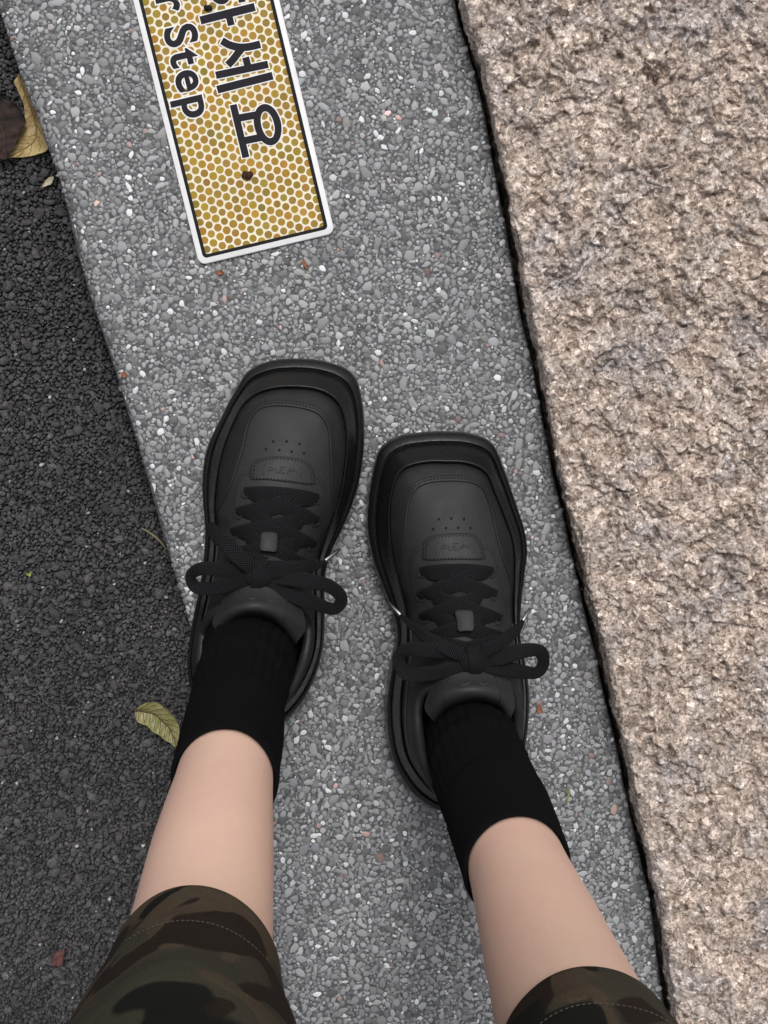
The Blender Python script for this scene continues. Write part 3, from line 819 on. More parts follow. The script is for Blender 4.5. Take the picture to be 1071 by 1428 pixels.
    def poly_patch(name, px, off, mat, centre=None, n_=160, rings=16, parent=None, closed=True, base_off=0.0):
        out = catmull(drape(px)[:, :2], n_, True); ce = out.mean(0) if centre is None else drape([centre])[0, :2]
        qs = 1 - np.linspace(0, 1, rings) ** 1.0
        rr_ = []
        dd = out - ce; ln = np.linalg.norm(dd, axis=1)[:, None]
        rr_.append(onf(out + dd / ln * .0006, base_off - .0008)); rr_.append(onf(out + dd / ln * .0004, base_off + off * .6))
        for qv in qs[:-1]: rr_.append(onf(ce + dd * qv, base_off + off))
        vs_ = np.vstack(rr_ + [onf(ce[None], base_off + off)]); m_ = len(rr_)
        fs_ = [list(x) for x in grid_faces(m_, n_, True)] + [[(m_ - 1) * n_ + i, (m_ - 1) * n_ + (i + 1) % n_, m_ * n_] for i in range(n_)]
        return mk(name, vs_, fs_, mat, parent or shoe)
    def stitches(path, off, name='stitching', gap=.0024, ln=.0013, wd=.0010, par=None):
        p = catmull(path, max(8, int(np.linalg.norm(np.diff(path, axis=0), axis=1).sum() / gap)))
        t = np.gradient(p, axis=0); t /= np.linalg.norm(t, axis=1)[:, None]
        s = np.stack([-t[:, 1], t[:, 0]], -1); zc = f(p)
        vs_, fs_ = [], []
        for i in range(len(p)):
            b_ = len(vs_)
            zz = [f_ for f_ in (zc[i] + off - .0004, zc[i] + off + .00022)]
            for sx, sy in ((-1, -1), (1, -1), (1, 1), (-1, 1)):
                q_ = p[i] + t[i] * sx * ln / 2 + s[i] * sy * wd / 2; vs_.append((*q_, zz[0]))
            for sx, sy in ((-.8, -.7), (.8, -.7), (.8, .7), (-.8, .7)):
                q_ = p[i] + t[i] * sx * ln / 2 + s[i] * sy * wd / 2; vs_.append((*q_, zz[1]))
            fs_ += [[b_ + 4, b_ + 5, b_ + 6, b_ + 7]] + [[b_ + j, b_ + (j + 1) % 4, b_ + 4 + (j + 1) % 4, b_ + 4 + j] for j in range(4)]
        o_ = mk(name, vs_, fs_, M['hole'], shoe, smooth=False); o_['kind'] = 'stuff'
        return o_
    Uw = catmull(drape(T['U'])[:, :2], 220)
    i0 = np.argmin(np.linalg.norm(R2 - Uw[0], axis=1)); i1 = np.argmin(np.linalg.norm(R2 - Uw[-1], axis=1))
    n420 = len(R2); path_idx = [(i0 + s) % n420 for s in range(((i1 - i0) % n420) + 1)]
    if toe is not None and min(abs(((np.array(path_idx)) + 0) % n420)) > 5:     # must pass the toe (index 0)
        path_idx = [(i0 - s) % n420 for s in range(((i0 - i1) % n420) + 1)]
    outer = catmull(R2[path_idx], 220)
    strip_patch('toe_guard', Uw, outer, .0016, M['shaded_guard'], 16)
    dirn = outer - Uw; dn = np.linalg.norm(dirn, axis=1)[:, None]; dirn = dirn / (dn + 1e-9)
    wmask = (dn[:, 0] > .0035)
    stitches((Uw + dirn * np.minimum(.0016, dn * .4))[wmask], .0016)
    stitches((Uw + dirn * np.minimum(.0036, dn * .7))[wmask], .0016)
    poly_patch('eyestay', T['eyestay'], .0009, M['leather'], T['eyec'], 240, 26)
    est = catmull(drape(T['eyestay'])[:, :2], 240, True); ecn = drape([T['eyec']])[0, :2]
    est = ecn + (est - ecn) * .955
    m2 = ((est - toe) @ axd) < ((ecn - toe) @ axd) + .030
    j = np.where(~m2)[0]
    est = np.roll(est, -(j[-1] + 1), 0) if len(j) and j[-1] < 239 and j[0] > 0 else np.roll(est, -(np.where(m2 & ~np.roll(m2, 1))[0][0]), 0)
    est = est[:m2.sum()]
    stitches(est, .0009)
    lp = poly_patch('label_patch', T['label_px'], .0013, M['leather2'], None, 120, 10, None, True, .0009)
    lo = catmull(drape(T['label_px'])[:, :2], 120, True); lc = lo.mean(0)
    lst = lc + (lo - lc) * .90
    stitches(np.vstack([lst, lst[:1]]), .0022)
    # embossed frame and worn letter strokes on the label
    A, Bc, Cc = [np.array(x, float) for x in T['emb']]          # top-left, top-right, bottom-left in the photo
    def em(p): p = np.asarray(p, float); return A + p[:, :1] * (Bc - A) + p[:, 1:2] * (Cc - A)
    def emb(path, w=.0007, h=.00035):
        p = drape(em(path), .0022); p = catmull(p, max(6, 8 * len(p)))
        v_, f_, _ = ribbon(p, w, h * 2, n=len(p)); return v_, f_
    vs_, fs_ = [], []
    for pth in ([(0, 0), (1, 0)], [(0, 1), (1, 1)], [(0, 0), (0, 1)], [(1, 0), (1, 1)],
                [(.10, .75), (.16, .3), (.24, .25), (.27, .45), (.20, .55), (.15, .55)], [(.33, .3), (.32, .7), (.40, .75), (.45, .3)],
                [(.42, .12), (.58, .10)], [(.50, .3), (.47, .75), (.57, .7)], [(.62, .75), (.72, .15)], [(.66, .55), (.78, .35), (.82, .5)], [(.90, .2), (.88, .7)]):
        a_v, a_f = emb(pth); b_ = sum(len(x) for x in vs_); vs_.append(a_v); fs_ += [[q_ + b_ for q_ in ff_] for ff_ in a_f]
    mk('embossed_mark', np.vstack(vs_), fs_, M['leather'], shoe)
    th_px = [np.array(e_[0]) * .80 + np.array(e_[1]) * .20 for e_ in T['eyes']] + [np.array(T['eyes'][3][0]) * .7 + np.array(T['knot']) * .3, np.array(T['eyes'][3][1]) * .7 + np.array(T['knot']) * .3] + [np.array(e_[0]) * .20 + np.array(e_[1]) * .80 for e_ in T['eyes'][::-1]]
    poly_patch('throat', th_px, .0006, M['lining'], None, 120, 10, None, True, .0009)
    # ---- perforations
    for h_ in T['holes']:
        c_ = drape([h_])[0]; t_ = np.linspace(0, 2 * np.pi, 12, endpoint=False); rg = []
        for rad_, of in ((.00105, -.0001), (.0009, .00026), (.00075, .00030), (.0006, .00008), (.0001, .00002)):
            xy = c_[:2] + rad_ * np.stack([np.cos(t_), np.sin(t_)], -1); rg.append(onf(xy, of))
        mk('perforation', np.vstack(rg), grid_faces(5, 12, True), M['hole'], shoe)
    # ---- collar
    cz = f(O) + .001
    Oc = np.concatenate([O, cz[:, None]], 1)
    v_, f_ = tube_ring(Oc, .0038, 12); mk('collar', v_, f_, M['shaded_guard'], shoe)
    # ---- side seams on the quarters: raised welts along the rear of the upper
    Rw2 = oc + (Rs - oc) * .945
    rear = ((Rw2 - toe) @ axd) > LEN * .50
    k0 = np.where(rear & ~np.roll(rear, 1))[0][0]; rl = np.roll(Rw2, -k0, 0)[:rear.sum()]
    v_, f_ = tube_ring(onf(rl, .0002), .0011, 8, False); mk('welt', v_, f_, M['leather'], shoe)
    # ---- laces
    for e in T['eyes']:
        for pt in e:
            c_ = drape([pt], .0012)[0]; t_ = np.linspace(0, 2 * np.pi, 16, endpoint=False)
            ring = c_ + np.stack([.0027 * np.cos(t_), .0027 * np.sin(t_), 0 * t_], -1)
            ring[:, 2] = f(ring[:, :2]) + .0012
            v_, f_ = tube_ring(ring, .0007, 6); mk('eyelet', v_, f_, M['thread'], shoe)
    LW = T.get('lw', .0120)
    def lace_over(a, b, lift=.003, nm='lace', arch=0.0, w=1.0, tuck=(1, 1), taper=None):
        a, b = np.array(a, float), np.array(b, float); tt = np.linspace(0, 1, 9)
        px = a + (b - a) * tt[:, None]
        perp = np.array([T['up'][0], T['up'][1]]); px = px + perp * (arch * np.sin(np.pi * tt))[:, None]
        lf = lift * np.sin(np.pi * np.clip(tt, .0, 1)) ** .35
        lf = np.where(tt < .02, .0 if not tuck[0] else -.0015, lf); lf = np.where(tt > .98, .0 if not tuck[1] else -.0015, lf)
        pts = np.array([drape([p_], .0018 + l_)[0] for p_, l_ in zip(px, lf)])
        v_, f_, uv_ = ribbon(pts, LW * w, .0016, n=50, taper=taper)
        return mk(nm, v_, f_, M['lace'], shoe, uv=uv_)
    E = T['eyes']
    for k_ in range(3):
        (l1, r1), (l2, r2) = [np.array(x, float) for x in E[k_]], [np.array(x, float) for x in E[k_ + 1]]
        lace_over(l1 + (r1 - l1) * .16 , r2, .0016 + .0012 * k_, taper=[.9, 1, 1, 1, .86])
        lace_over(r1 + (l1 - r1) * .16 , l2, .0026 + .0012 * k_, taper=[.9, 1, 1, 1, .86])
    lace_over(E[0][0], E[0][1], .0034, arch=2.0, taper=[.80, 1.0, 1.03, 1.0, .80])
    K = np.array(T['knot'], float)
    for ep in E[3]:
        lace_over(ep, K, .006, tuck=(1, 0))
    kd = np.array(T['kdir'], float); kd /= np.linalg.norm(kd)
    lace_over(E[3][0], K + kd * 13 + np.array(T['up']) * 12, .004, tuck=(1, 0)); lace_over(E[3][1], K - kd * 13 + np.array(T['up']) * 12, .005, tuck=(1, 0))
    # pull tab of the tongue over the crossing
    pc = catmull(drape(T['tab'], .0110), 4 * 12, True); pcn = pc.mean(0)
    vs_ = np.vstack([pc - np.array([0, 0, .002]), pc, pcn + (pc - pcn) * .9 + np.array([0, 0, .0005]), [pcn + np.array([0, 0, .0007])]]); n_ = len(pc)
    fs_ = [list(x) for x in grid_faces(3, n_, True)] + [[2 * n_ + i, 2 * n_ + (i + 1) % n_, 3 * n_] for i in range(n_)]
    mk('pull_tab', vs_, fs_, M['leather2'], shoe)
    # bow: loops, knot, tails
    zk = drape([K])[0, 2] + .010
    for nm, lst_, w, tap in T['bow']:
        pts = np.array([P(float(u_), float(v__), zk + dz) for u_, v__, dz in lst_])
        v_, f_, uv_ = ribbon(pts, LW * w * .90, .0016, n=90, taper=tap, roll=[.0, .25, .12, -.15, .1, .30, -.12, -.28, 0] if nm == 'lace_loop' else [.1, -.2, .15, .3])
        mk(nm, v_, f_, M['lace'], shoe, uv=uv_)
    kp = P(K[0], K[1], zk + .002)
    kv, kf = [], []
    kx = np.array([*(np.array(T['kdir'])), 0.0]); kx /= np.linalg.norm(kx); ky = np.cross([0, 0, 1.0], kx)
    na, nb = 20, 12
    for i in range(na):
        a_k = 2 * math.pi * i / na
        for j_ in range(nb):
            b_k = math.pi * j_ / (nb - 1) - math.pi / 2
            sx = math.copysign(abs(math.cos(b_k)) ** .6, 1)
            kv.append(kp + kx * .0095 * math.cos(a_k) * sx * (1 + .10 * math.sin(3 * b_k)) + ky * .0085 * math.sin(a_k) * sx + np.array([0, 0, .0042 * math.sin(b_k)]))
    kf = [[i * nb + j_, ((i + 1) % na) * nb + j_, ((i + 1) % na) * nb + j_ + 1, i * nb + j_ + 1] for i in range(na) for j_ in range(nb - 1)]
    kv = np.array(kv); mk('lace_knot', kv, kf, M['lace'], shoe, uv=(kv[:, :2] - kp[:2]))
    # the wrap of the knot: one band across it
    q0 = kp - ky * .0085; q1 = kp + ky * .0085
    v_, f_, uv_ = ribbon(np.array([q0 - [0, 0, .004], q0 + [0, 0, .0012], kp + [0, 0, .0052], q1 + [0, 0, .0012], q1 - [0, 0, .004]]), .0085, .002, n=30)
    mk('lace_knot', v_, f_, M['lace'], shoe, uv=uv_)
    for (a, b, za, zb) in T['aglet']:
        pa, pb = P(float(a[0]), float(a[1]), za), P(float(b[0]), float(b[1]), zb)
        pth = pa + (pb - pa) * np.array([0, .03, .5, .97, 1])[:, None]
        v_, f_ = tube_ring(pth, np.array([.0008, .0013, .0013, .0012, .0006]), 10, False); mk('aglet', v_, f_, M['metal'], shoe)
    # ---- tongue
    rows_ = []
    for pr, zs in T['tongue']:
        a = np.asarray(pr, float); zs = np.asarray(zs, float)
        w3 = P(a[:, 0], a[:, 1], zs); rows_.append(catmull(w3, 41))
    rows_ = np.array(rows_)
    full = np.stack([catmull(rows_[:, i], 40) for i in range(41)], 1)
    mk('tongue', full.reshape(-1, 3), grid_faces(40, 41), M['leather2'], shoe)
    # seams on the tongue
    for col in (10, 30):
        pth = full[12:30:2, col] + np.array([0, 0, .0003])
        v_, f_ = tube_ring(pth, .00045, 6, False); mk('tongue_seam', v_, f_, M['thread'], shoe)
    for col in (17, 24):
        b0 = full[16, col]; acr = full[16, col + 1] - full[16, col - 1]; acr /= np.linalg.norm(acr); dwn = full[19, col] - full[16, col]; dwn /= np.linalg.norm(dwn)
        tt = np.linspace(0, np.pi, 9)
        pth = b0 + np.outer(np.cos(tt), acr) * .003 + np.outer(np.sin(tt), dwn) * .0022 + np.array([0, 0, .0006])
        v_, f_ = tube_ring(pth, .0004, 6, False); mk('tongue_stitch', v_, f_, M['greythread'], shoe)
    return shoe

def tongue_rows(r0, r1, r2, r3, zc):
    """rows of five pixel points and heights, from under the laces up to the rolled top edge and down inside"""
    z0, z1, z2, z3 = zc
    prof_ = lambda z, drop: [z - drop, z - drop * .30, z, z - drop * .30, z - drop]
    r4 = [(u, v + 10) for u, v in r3]
    return [(r0, prof_(z0, .010)), (r1, prof_(z1, .014)), (r2, prof_(z2, .020)), (r3, prof_(z3, .020)), (r4, [z - .030 for z in prof_(z3, .014)])]

RIGHT = dict(
    label='black chunky sneaker nearer the granite block, further from the sign',
    toe=(617, 601), heel=(640, 1122), up=(-.09, -1.0),
    B=[(617, 601), (655, 604), (684, 617), (700, 650), (716, 695), (729, 735), (733, 765), (729, 800), (724, 845), (724, 890), (732, 930), (735, 970), (732, 1015), (722, 1060), (700, 1098), (665, 1120), (620, 1124),
       (590, 1112), (566, 1090), (547, 1055), (538, 1010), (538, 970), (545, 925), (552, 885), (546, 850), (531, 812), (518, 775), (511, 735), (513, 695), (520, 655), (530, 625), (552, 609), (583, 603)],
    R=[(617, 645), (650, 647), (676, 660), (690, 690), (703, 722), (713, 750), (717, 775), (717, 805), (716, 850), (718, 890), (724, 930), (727, 970), (724, 1012), (713, 1052), (692, 1085), (660, 1104), (625, 1107),
       (602, 1096), (583, 1075), (566, 1046), (559, 1008), (559, 970), (564, 928), (568, 888), (566, 850), (558, 812), (549, 775), (545, 735), (546, 700), (552, 672), (563, 655), (580, 648), (598, 645)],
    O=[(660, 944), (700, 950), (718, 968), (724, 1000), (722, 1040), (712, 1075), (690, 1105), (655, 1120), (625, 1115), (603, 1090), (590, 1055), (583, 1015), (583, 985), (594, 960), (622, 948)],
    U=[(556, 829), (561, 783), (565, 743), (568, 712), (573, 692), (583, 679), (601, 672), (630, 670), (654, 672), (670, 679), (679, 692), (686, 716), (692, 743), (700, 775), (710, 805), (716, 832)],
    eyestay=[(632, 757), (676, 761), (689, 771), (695, 791), (699, 824), (704, 860), (711, 900), (715, 938), (700, 948), (658, 942), (612, 948), (592, 944), (584, 900), (579, 860), (574, 824), (571, 791), (575, 772), (588, 761)],
    eyec=(640, 852),
    label_px=[(591, 758), (596, 752), (604, 748), (627, 745), (655, 745), (666, 750), (671, 759), (675, 772), (673, 779), (632, 779), (593, 780), (590, 772)],
    emb=[(609, 757), (662, 756), (608, 771)],
    holes=[(612, 724), (629.5, 723), (647, 724), (604, 738), (622, 736.5), (639, 736), (656, 736)],
    eyes=[((588, 800), (686, 800)), ((587, 834), (690, 832)), ((590, 864), (696, 866)), ((592, 893), (704, 894))],
    knot=(661, 922), kdir=(1, .15),
    tab=[(635, 853), (647, 851), (659, 853), (661, 866), (660, 879), (649, 880), (639, 880), (637, 866)],
    bow=[('lace_loop', [(658, 921, 0), (630, 910, .003), (597, 907, .004), (570, 905, .000), (556, 917, -.004), (566, 939, -.005), (592, 940, -.001), (625, 936, .002), (655, 928, .003)], 1.0, [.7, .95, 1, .9, .8, .9, 1, .95, .7]),
         ('lace_loop', [(664, 922, 0), (696, 917, .003), (728, 908, .003), (752, 908, -.002), (758, 924, -.008), (748, 938, -.010), (722, 936, -.004), (694, 931, .001), (664, 926, .003)], 1.0, [.7, .95, 1, .9, .8, .9, 1, .95, .7]),
         ('lace_tail', [(660, 920, .002), (682, 906, .006), (706, 890, .003), (722, 876, -.012), (729, 866, -.022)], .85, [.8, 1, 1, .8, .3]),
         ('lace_tail', [(660, 922, .001), (630, 908, .005), (600, 892, .002), (576, 874, -.012), (560, 859, -.022)], .85, [.8, 1, 1, .8, .3])],
    aglet=[((728, 867), (740, 848), .074, .066), ((559, 858), (542, 841), .074, .066)],
    tongue=tongue_rows([(606, 896), (625, 890), (648, 888), (672, 889), (692, 894)], [(602, 950), (624, 943), (658, 941), (692, 943), (711, 948)],
                       [(592, 986), (618, 968), (659, 960), (698, 967), (718, 984)], [(604, 1006), (625, 984), (660, 974), (694, 982), (711, 1004)], (.100, .116, .127, .122)),
)
LEFT = dict(
    label='black chunky sneaker nearer the asphalt, reaching further towards the sign',
    toe=(420, 500), heel=(338, 1021), up=(.16, -1.0),
    B=[(415, 500), (449, 503), (480, 513), (497, 530), (505, 560), (508, 598), (506, 637), (500, 672), (490, 705), (476, 738), (461, 770), (453, 805), (453, 850), (451, 895), (442, 932), (425, 968), (400, 997), (370, 1017),
       (338, 1023), (306, 1013), (283, 990), (269, 961), (263, 927), (265, 893), (271, 855), (279, 818), (285, 775), (287, 735), (284, 700), (283, 663), (290, 622), (311, 577), (328, 545), (347, 517), (378, 503)],
    R=[(412, 541), (440, 544), (463, 555), (475, 572), (481, 597), (482, 625), (479, 655), (475, 684), (467, 712), (457, 742), (447, 772), (440, 805), (441, 850), (440, 893), (431, 925), (414, 957), (392, 982), (366, 1000),
       (339, 1005), (312, 996), (293, 976), (281, 952), (276, 925), (278, 893), (284, 855), (292, 818), (299, 778), (301, 738), (300, 703), (304, 665), (313, 625), (330, 582), (343, 562), (361, 549), (386, 542)],
    O=[(365, 835), (402, 842), (424, 862), (430, 889), (424, 922), (413, 950), (396, 977), (370, 1000), (335, 1010), (305, 998), (286, 972), (278, 945), (278, 915), (282, 885), (300, 856), (330, 841)],
    U=[(300, 720), (316, 689), (328, 658), (338, 626), (344, 598), (352, 579), (366, 568), (389, 565), (418, 568), (441, 575), (453, 587), (459, 604), (461, 637), (462, 676), (464, 710), (461, 740)],
    eyestay=[(394, 650), (436, 658), (448, 670), (454, 687), (450, 720), (445, 750), (438, 790), (432, 830), (418, 842), (368, 832), (322, 838), (303, 835), (309, 790), (317, 745), (323, 712), (329, 680), (335, 664), (348, 655)],
    eyec=(382, 745),
    label_px=[(350, 655), (353, 646), (361, 641), (376, 638), (396, 638), (417, 641), (429, 645), (435, 654), (438, 667), (436, 675), (402, 671), (371, 668), (350, 667)],
    emb=[(368, 648), (421, 652), (367, 661)],
    holes=[(381, 615.6), (399.6, 615.6), (418, 619), (371, 626.4), (389.6, 627.7), (406.6, 629.8), (424, 632)],
    eyes=[((342, 689), (442, 698)), ((332, 718), (440, 729)), ((325, 746), (436, 763)), ((320, 776), (430, 794))],
    knot=(360, 803), kdir=(1, -.15),
    tab=[(365, 743), (376, 742), (386, 744), (387, 756), (385, 769), (374, 769), (363, 767), (363, 755)],
    bow=[('lace_loop', [(356, 800, 0), (330, 797, .003), (303, 794, .004), (281, 793, .001), (266, 803, -.005), (274, 819, -.006), (300, 820, 0), (330, 813, .002), (356, 806, .003)], .92, [.7, .95, 1, .9, .75, .9, 1, .95, .7]),
         ('lace_loop', [(363, 803, 0), (396, 806, .003), (430, 810, .004), (460, 818, .000), (476, 834, -.006), (466, 849, -.009), (437, 841, -.004), (405, 829, .001), (368, 812, .003)], 1.0, [.7, .95, 1, .9, .8, .9, 1, .95, .7]),
         ('lace_tail', [(360, 801, .003), (338, 781, .008), (316, 760, .005), (300, 744, -.004), (291, 734, -.012)], 1.0, [.8, 1, 1, 1, .8]),
         ('lace_tail', [(361, 802, .001), (390, 796, .004), (420, 792, .000), (442, 788, -.016), (452, 784, -.024)], .95, [.8, 1, 1, .8, .3])],
    aglet=[((453, 782), (474, 766), .072, .062)],
    tongue=tongue_rows([(330, 775), (348, 772), (368, 772), (390, 776), (410, 782)], [(310, 838), (332, 826), (364, 824), (398, 834), (422, 848)],
                       [(296, 868), (321, 850), (354, 843), (391, 853), (426, 876)], [(306, 885), (327, 863), (353, 855), (384, 865), (414, 897)], (.100, .116, .127, .122)),
)

# ------------------------------------------------------------------ person: one body, socks, shorts, shoes
LEGS = {
    'r': [(.10, 660, 1040, 60), (.15, 673, 1084, 66), (.20, 699, 1146, 69), (.25, 722, 1212, 72), (.32, 755, 1304, 90), (.39, 790, 1402, 109), (.46, 827, 1505, 130)],
    'l': [(.10, 347, 920, 61), (.15, 334, 968, 62), (.20, 324, 1026, 65), (.25, 313, 1090, 70), (.32, 295, 1198, 90), (.39, 277, 1325, 108), (.46, 260, 1445, 128)],
}
hipx = .033
def leg_rings(key, extra_r=0.0, zmax=9):
    """centre, half widths per height"""
    rows_ = []
    for z, u, v, hw in LEGS[key]:
        c_ = P(float(u), float(v), z); rd = hw * (H - z) / F
        rows_.append((c_[0], c_[1], z, rd))
    sgn = 1 if key == 'r' else -1
    kx_, ky_, kz_, kr_ = rows_[-1]
    rows_.append((kx_ * .8 + (hipx + sgn * .085) * .2, ky_ - .02, .54, .052))
    rows_.append((kx_ * .4 + (hipx + sgn * .085) * .6, ky_ - .055, .66, .066))
    rows_.append((hipx + sgn * .082, ky_ - .085, .78, .078))
    return np.array(rows_)
def loft(rows_, ns=48, el=1.10, dense=8):
    c_ = catmull_open_par(rows_, dense)
    a = np.linspace(0, 2 * np.pi, ns, endpoint=False)
    v_ = np.stack([c_[:, None, 0] + np.cos(a) * c_[:, None, 3], c_[:, None, 1] + np.sin(a) * c_[:, None, 3] * el, np.broadcast_to(c_[:, None, 2], (len(c_), ns))], -1)
    return v_, c_
def catmull_open_par(p, k):
    p = np.asarray(p, float); q = np.vstack([2 * p[0] - p[1], p, 2 * p[-1] - p[-2]]); out = []
    t = np.arange(k)[:, None] / k
    for i in range(len(p) - 1):
        a, b, c_, d = q[i], q[i + 1], q[i + 2], q[i + 3]
        out.append(.5 * (2 * b + (c_ - a) * t + (2 * a - 5 * b + 4 * c_ - d) * t ** 2 + (3 * b - a - 3 * c_ + d) * t ** 3))
    return np.vstack(out + [p[-1:]])

def capped(v_):
    nr, ns, _ = v_.shape
    f_ = [list(x) for x in grid_faces(nr, ns, True)] + [list(range(ns))[::-1], list(range((nr - 1) * ns, nr * ns))]
    return v_.reshape(-1, 3), f_
bv, bf, off = [], [], 0
def add_part(v_, f_):
    global off
    bv.append(v_); bf.extend([[i + off for i in q] for q in f_]); off += len(v_)
FEET = {'r': [(655, 1070), (652, 1000), (645, 930), (636, 840), (628, 740), (622, 690)], 'l': [(338, 960), (352, 900), (366, 830), (380, 740), (395, 640), (402, 590)]}
for key in 'rl':
    rw = leg_rings(key)
    lowr = rw[0].copy(); lowr[2] = .045; lowr[3] = .027
    lv, lc = loft(np.vstack([lowr, rw]), 40); add_part(*capped(lv))
    fp = []
    for (u, v), z, rd in zip(FEET[key], (.055, .058, .055, .048, .042, .040), (.024, .029, .028, .026, .022, .012)):
        q_ = P(float(u), float(v), z); fp.append((*q_, rd))
    fp = catmull_open_par(np.array(fp), 6)
    tv, tf = tube_ring(fp[:, :3], fp[:, 3], 20, False, .8); add_part(tv, tf)
ky = leg_rings('r')[-1][1]
pel = np.array([(hipx, ky + .005, .74, .05), (hipx, ky, .78, .115), (hipx, ky, .84, .150), (hipx, ky + .005, .90, .148), (hipx, ky + .012, .97, .126), (hipx, ky + .02, 1.04, .118), (hipx, ky + .03, 1.10, .120)])
pv, _ = loft(pel, 40, .72, 6); add_part(*capped(pv))
person = mk('person', np.vstack(bv), bf, M['skin'], None, origin=(hipx, ky + .1, 0))
rm = person.modifiers.new('remesh', 'REMESH'); rm.mode = 'VOXEL'; rm.voxel_size = .0045; rm.use_smooth_shade = True
sm = person.modifiers.new('smooth', 'SMOOTH'); sm.factor = .5; sm.iterations = 6
tag(person, 'person seen from above, bare shins, camouflage shorts, black socks and black sneakers', 'person')

for key in 'rl':
    rw = leg_rings(key); base = catmull_open_par(rw, 12)
    z_ = np.concatenate([np.linspace(.06, .246, 90), [.2485, .2505, .2505, .2490, .235]])
    c_ = np.stack([np.interp(z_, base[:, 2], base[:, j]) for j in range(4)], -1)
    lowm = np.clip((.10 - z_) / .04, 0, 1)
    # thickness, cuff band, soft creases at the ankle
    ex = .0020 + .0014 * sstep(.183, .190, z_)
    ex = ex + np.where((z_ > .10) & (z_ < .19), .0009 * np.sin(z_ * 190) * np.exp(-((z_ - .135) / .022) ** 2), 0)
    ex[-5:] = [.0028, .0020, .0010, .0003, -.002]
    ns = 96; a = np.linspace(0, 2 * np.pi, ns + 1)
    rib = 1 + (.016 * sstep(.192, .180, z_) + .002 * sstep(.246, .235, z_))[:, None] * np.sin(a * 26)[None, :]
    rad = (c_[:, 3] + ex)[:, None] * rib + .0007 * gnoise(np.broadcast_to(a[None] * .02, (len(z_), ns + 1)), np.broadcast_to(z_[:, None], (len(z_), ns + 1)), .012, 40)
    rad = rad * (1 + .10 * lowm[:, None])
    zz = z_[:, None] + np.where(z_ > .15, .010 * sstep(.15, .25, z_), 0)[:, None] * np.cos(a - math.pi / 2)[None] * .3
    vv = np.stack([c_[:, None, 0] + np.cos(a) * rad, c_[:, None, 1] + np.sin(a) * rad * 1.10, zz], -1)
    uvs = np.stack([np.broadcast_to(a[None], rad.shape), np.broadcast_to(z_[:, None] * 20, rad.shape)], -1)
    sk = mk('sock', vv.reshape(-1, 3), grid_faces(len(z_), ns + 1), M['sock'], person, uv=uvs.reshape(-1, 2), origin=(c_[0, 0], c_[0, 1], .06))

# shorts: two legs with turned hems, and the seat
svv, sff, suv, so_ = [], [], [], 0
hem_paths = []
for key in 'rl':
    rw = leg_rings(key); base = catmull_open_par(rw, 12)
    hz_ = {'r': .046, 'l': .009}[key]
    z_ = np.concatenate([[.420, .404, .3985, .397, .3985], np.linspace(.402, .80, 120)]) + hz_
    c_ = np.stack([np.interp(z_, base[:, 2], base[:, j]) for j in range(4)], -1)
    grow = np.interp(z_ - hz_, [.39, .41, .46, .55, .66, .8], [.0030, .0045, .0085, .016, .020, .014])
    grow[:5] = [.0012, .0012, .0014, .0022, .0030]
    seam_z = .442 + hz_
    grow = grow - .0009 * np.exp(-((z_ - seam_z) / .0016) ** 2)
    ns = 120; a = np.linspace(0, 2 * np.pi, ns + 1)
    fold = .0026 * sstep(.41, .50, z_)[:, None] * gnoise(np.broadcast_to(np.cos(a)[None] * .05, (len(z_), ns + 1)), z_[:, None] * .7 + np.sin(a)[None] * .05, .03, 50 + ord(key))
    rad = (c_[:, 3] + grow)[:, None] + fold
    tilt = {'r': .004, 'l': .006}[key]
    zz = z_[:, None] + (sstep(.46, .39, z_)[:, None] if False else np.exp(-((z_ - .40) / .05) ** 2)[:, None]) * (tilt * np.sin(a)[None] + .003 * np.sin(2 * a + 1)[None])
    vv = np.stack([c_[:, None, 0] + np.cos(a) * rad, c_[:, None, 1] + np.sin(a) * rad * 1.10, zz], -1)
    i_s = np.argmin(np.abs(z_[5:] - seam_z)) + 5
    hem_paths.append(vv[i_s, :-1] + (vv[i_s, :-1] - np.array([c_[i_s, 0], c_[i_s, 1], 0]) * [1, 1, 0] - [0, 0, 1] * vv[i_s, :-1] * [0, 0, 1]) * .004)
    svv.append(vv.reshape(-1, 3)); sff.append(grid_faces(len(z_), ns + 1) + so_); so_ += vv.shape[0] * (ns + 1)
    suv.append(np.stack([np.broadcast_to(a[None] * .12, rad.shape), np.broadcast_to(z_[:, None], rad.shape)], -1).reshape(-1, 2))
pel2 = pel.copy()[:5]; pel2[:, 3] += .012
pv, _ = loft(pel2, 60, .74, 8)
svv.append(pv.reshape(-1, 3)); sff.append(grid_faces(pv.shape[0], 60, True) + so_); suv.append(np.zeros((pv.shape[0] * 60, 2)))
shorts = mk('shorts', np.vstack(svv), np.vstack(sff), M['camo'], person, uv=np.vstack(suv), origin=(hipx, ky + .1, .4))
for hp in hem_paths:
    pth = catmull(hp[::4], 260, True); vs_, fs_ = [], []
    for i in range(0, 260, 2):
        seg = pth[[i, (i + 1) % 260]]; d_ = seg[1] - seg[0]; seg = np.array([seg[0] - d_ * .1, seg[1] + d_ * .2])
        v_, f_ = tube_ring(seg, .00032, 5, False); b_ = sum(len(x) for x in vs_); vs_.append(v_); fs_ += [[q_ + b_ for q_ in ff_] for ff_ in f_]
    hs_ = mk('hem_stitching', np.vstack(vs_), fs_, M['hem'], shorts); hs_['kind'] = 'stuff'

build_shoe(RIGHT, person)
build_shoe(LEFT, person)

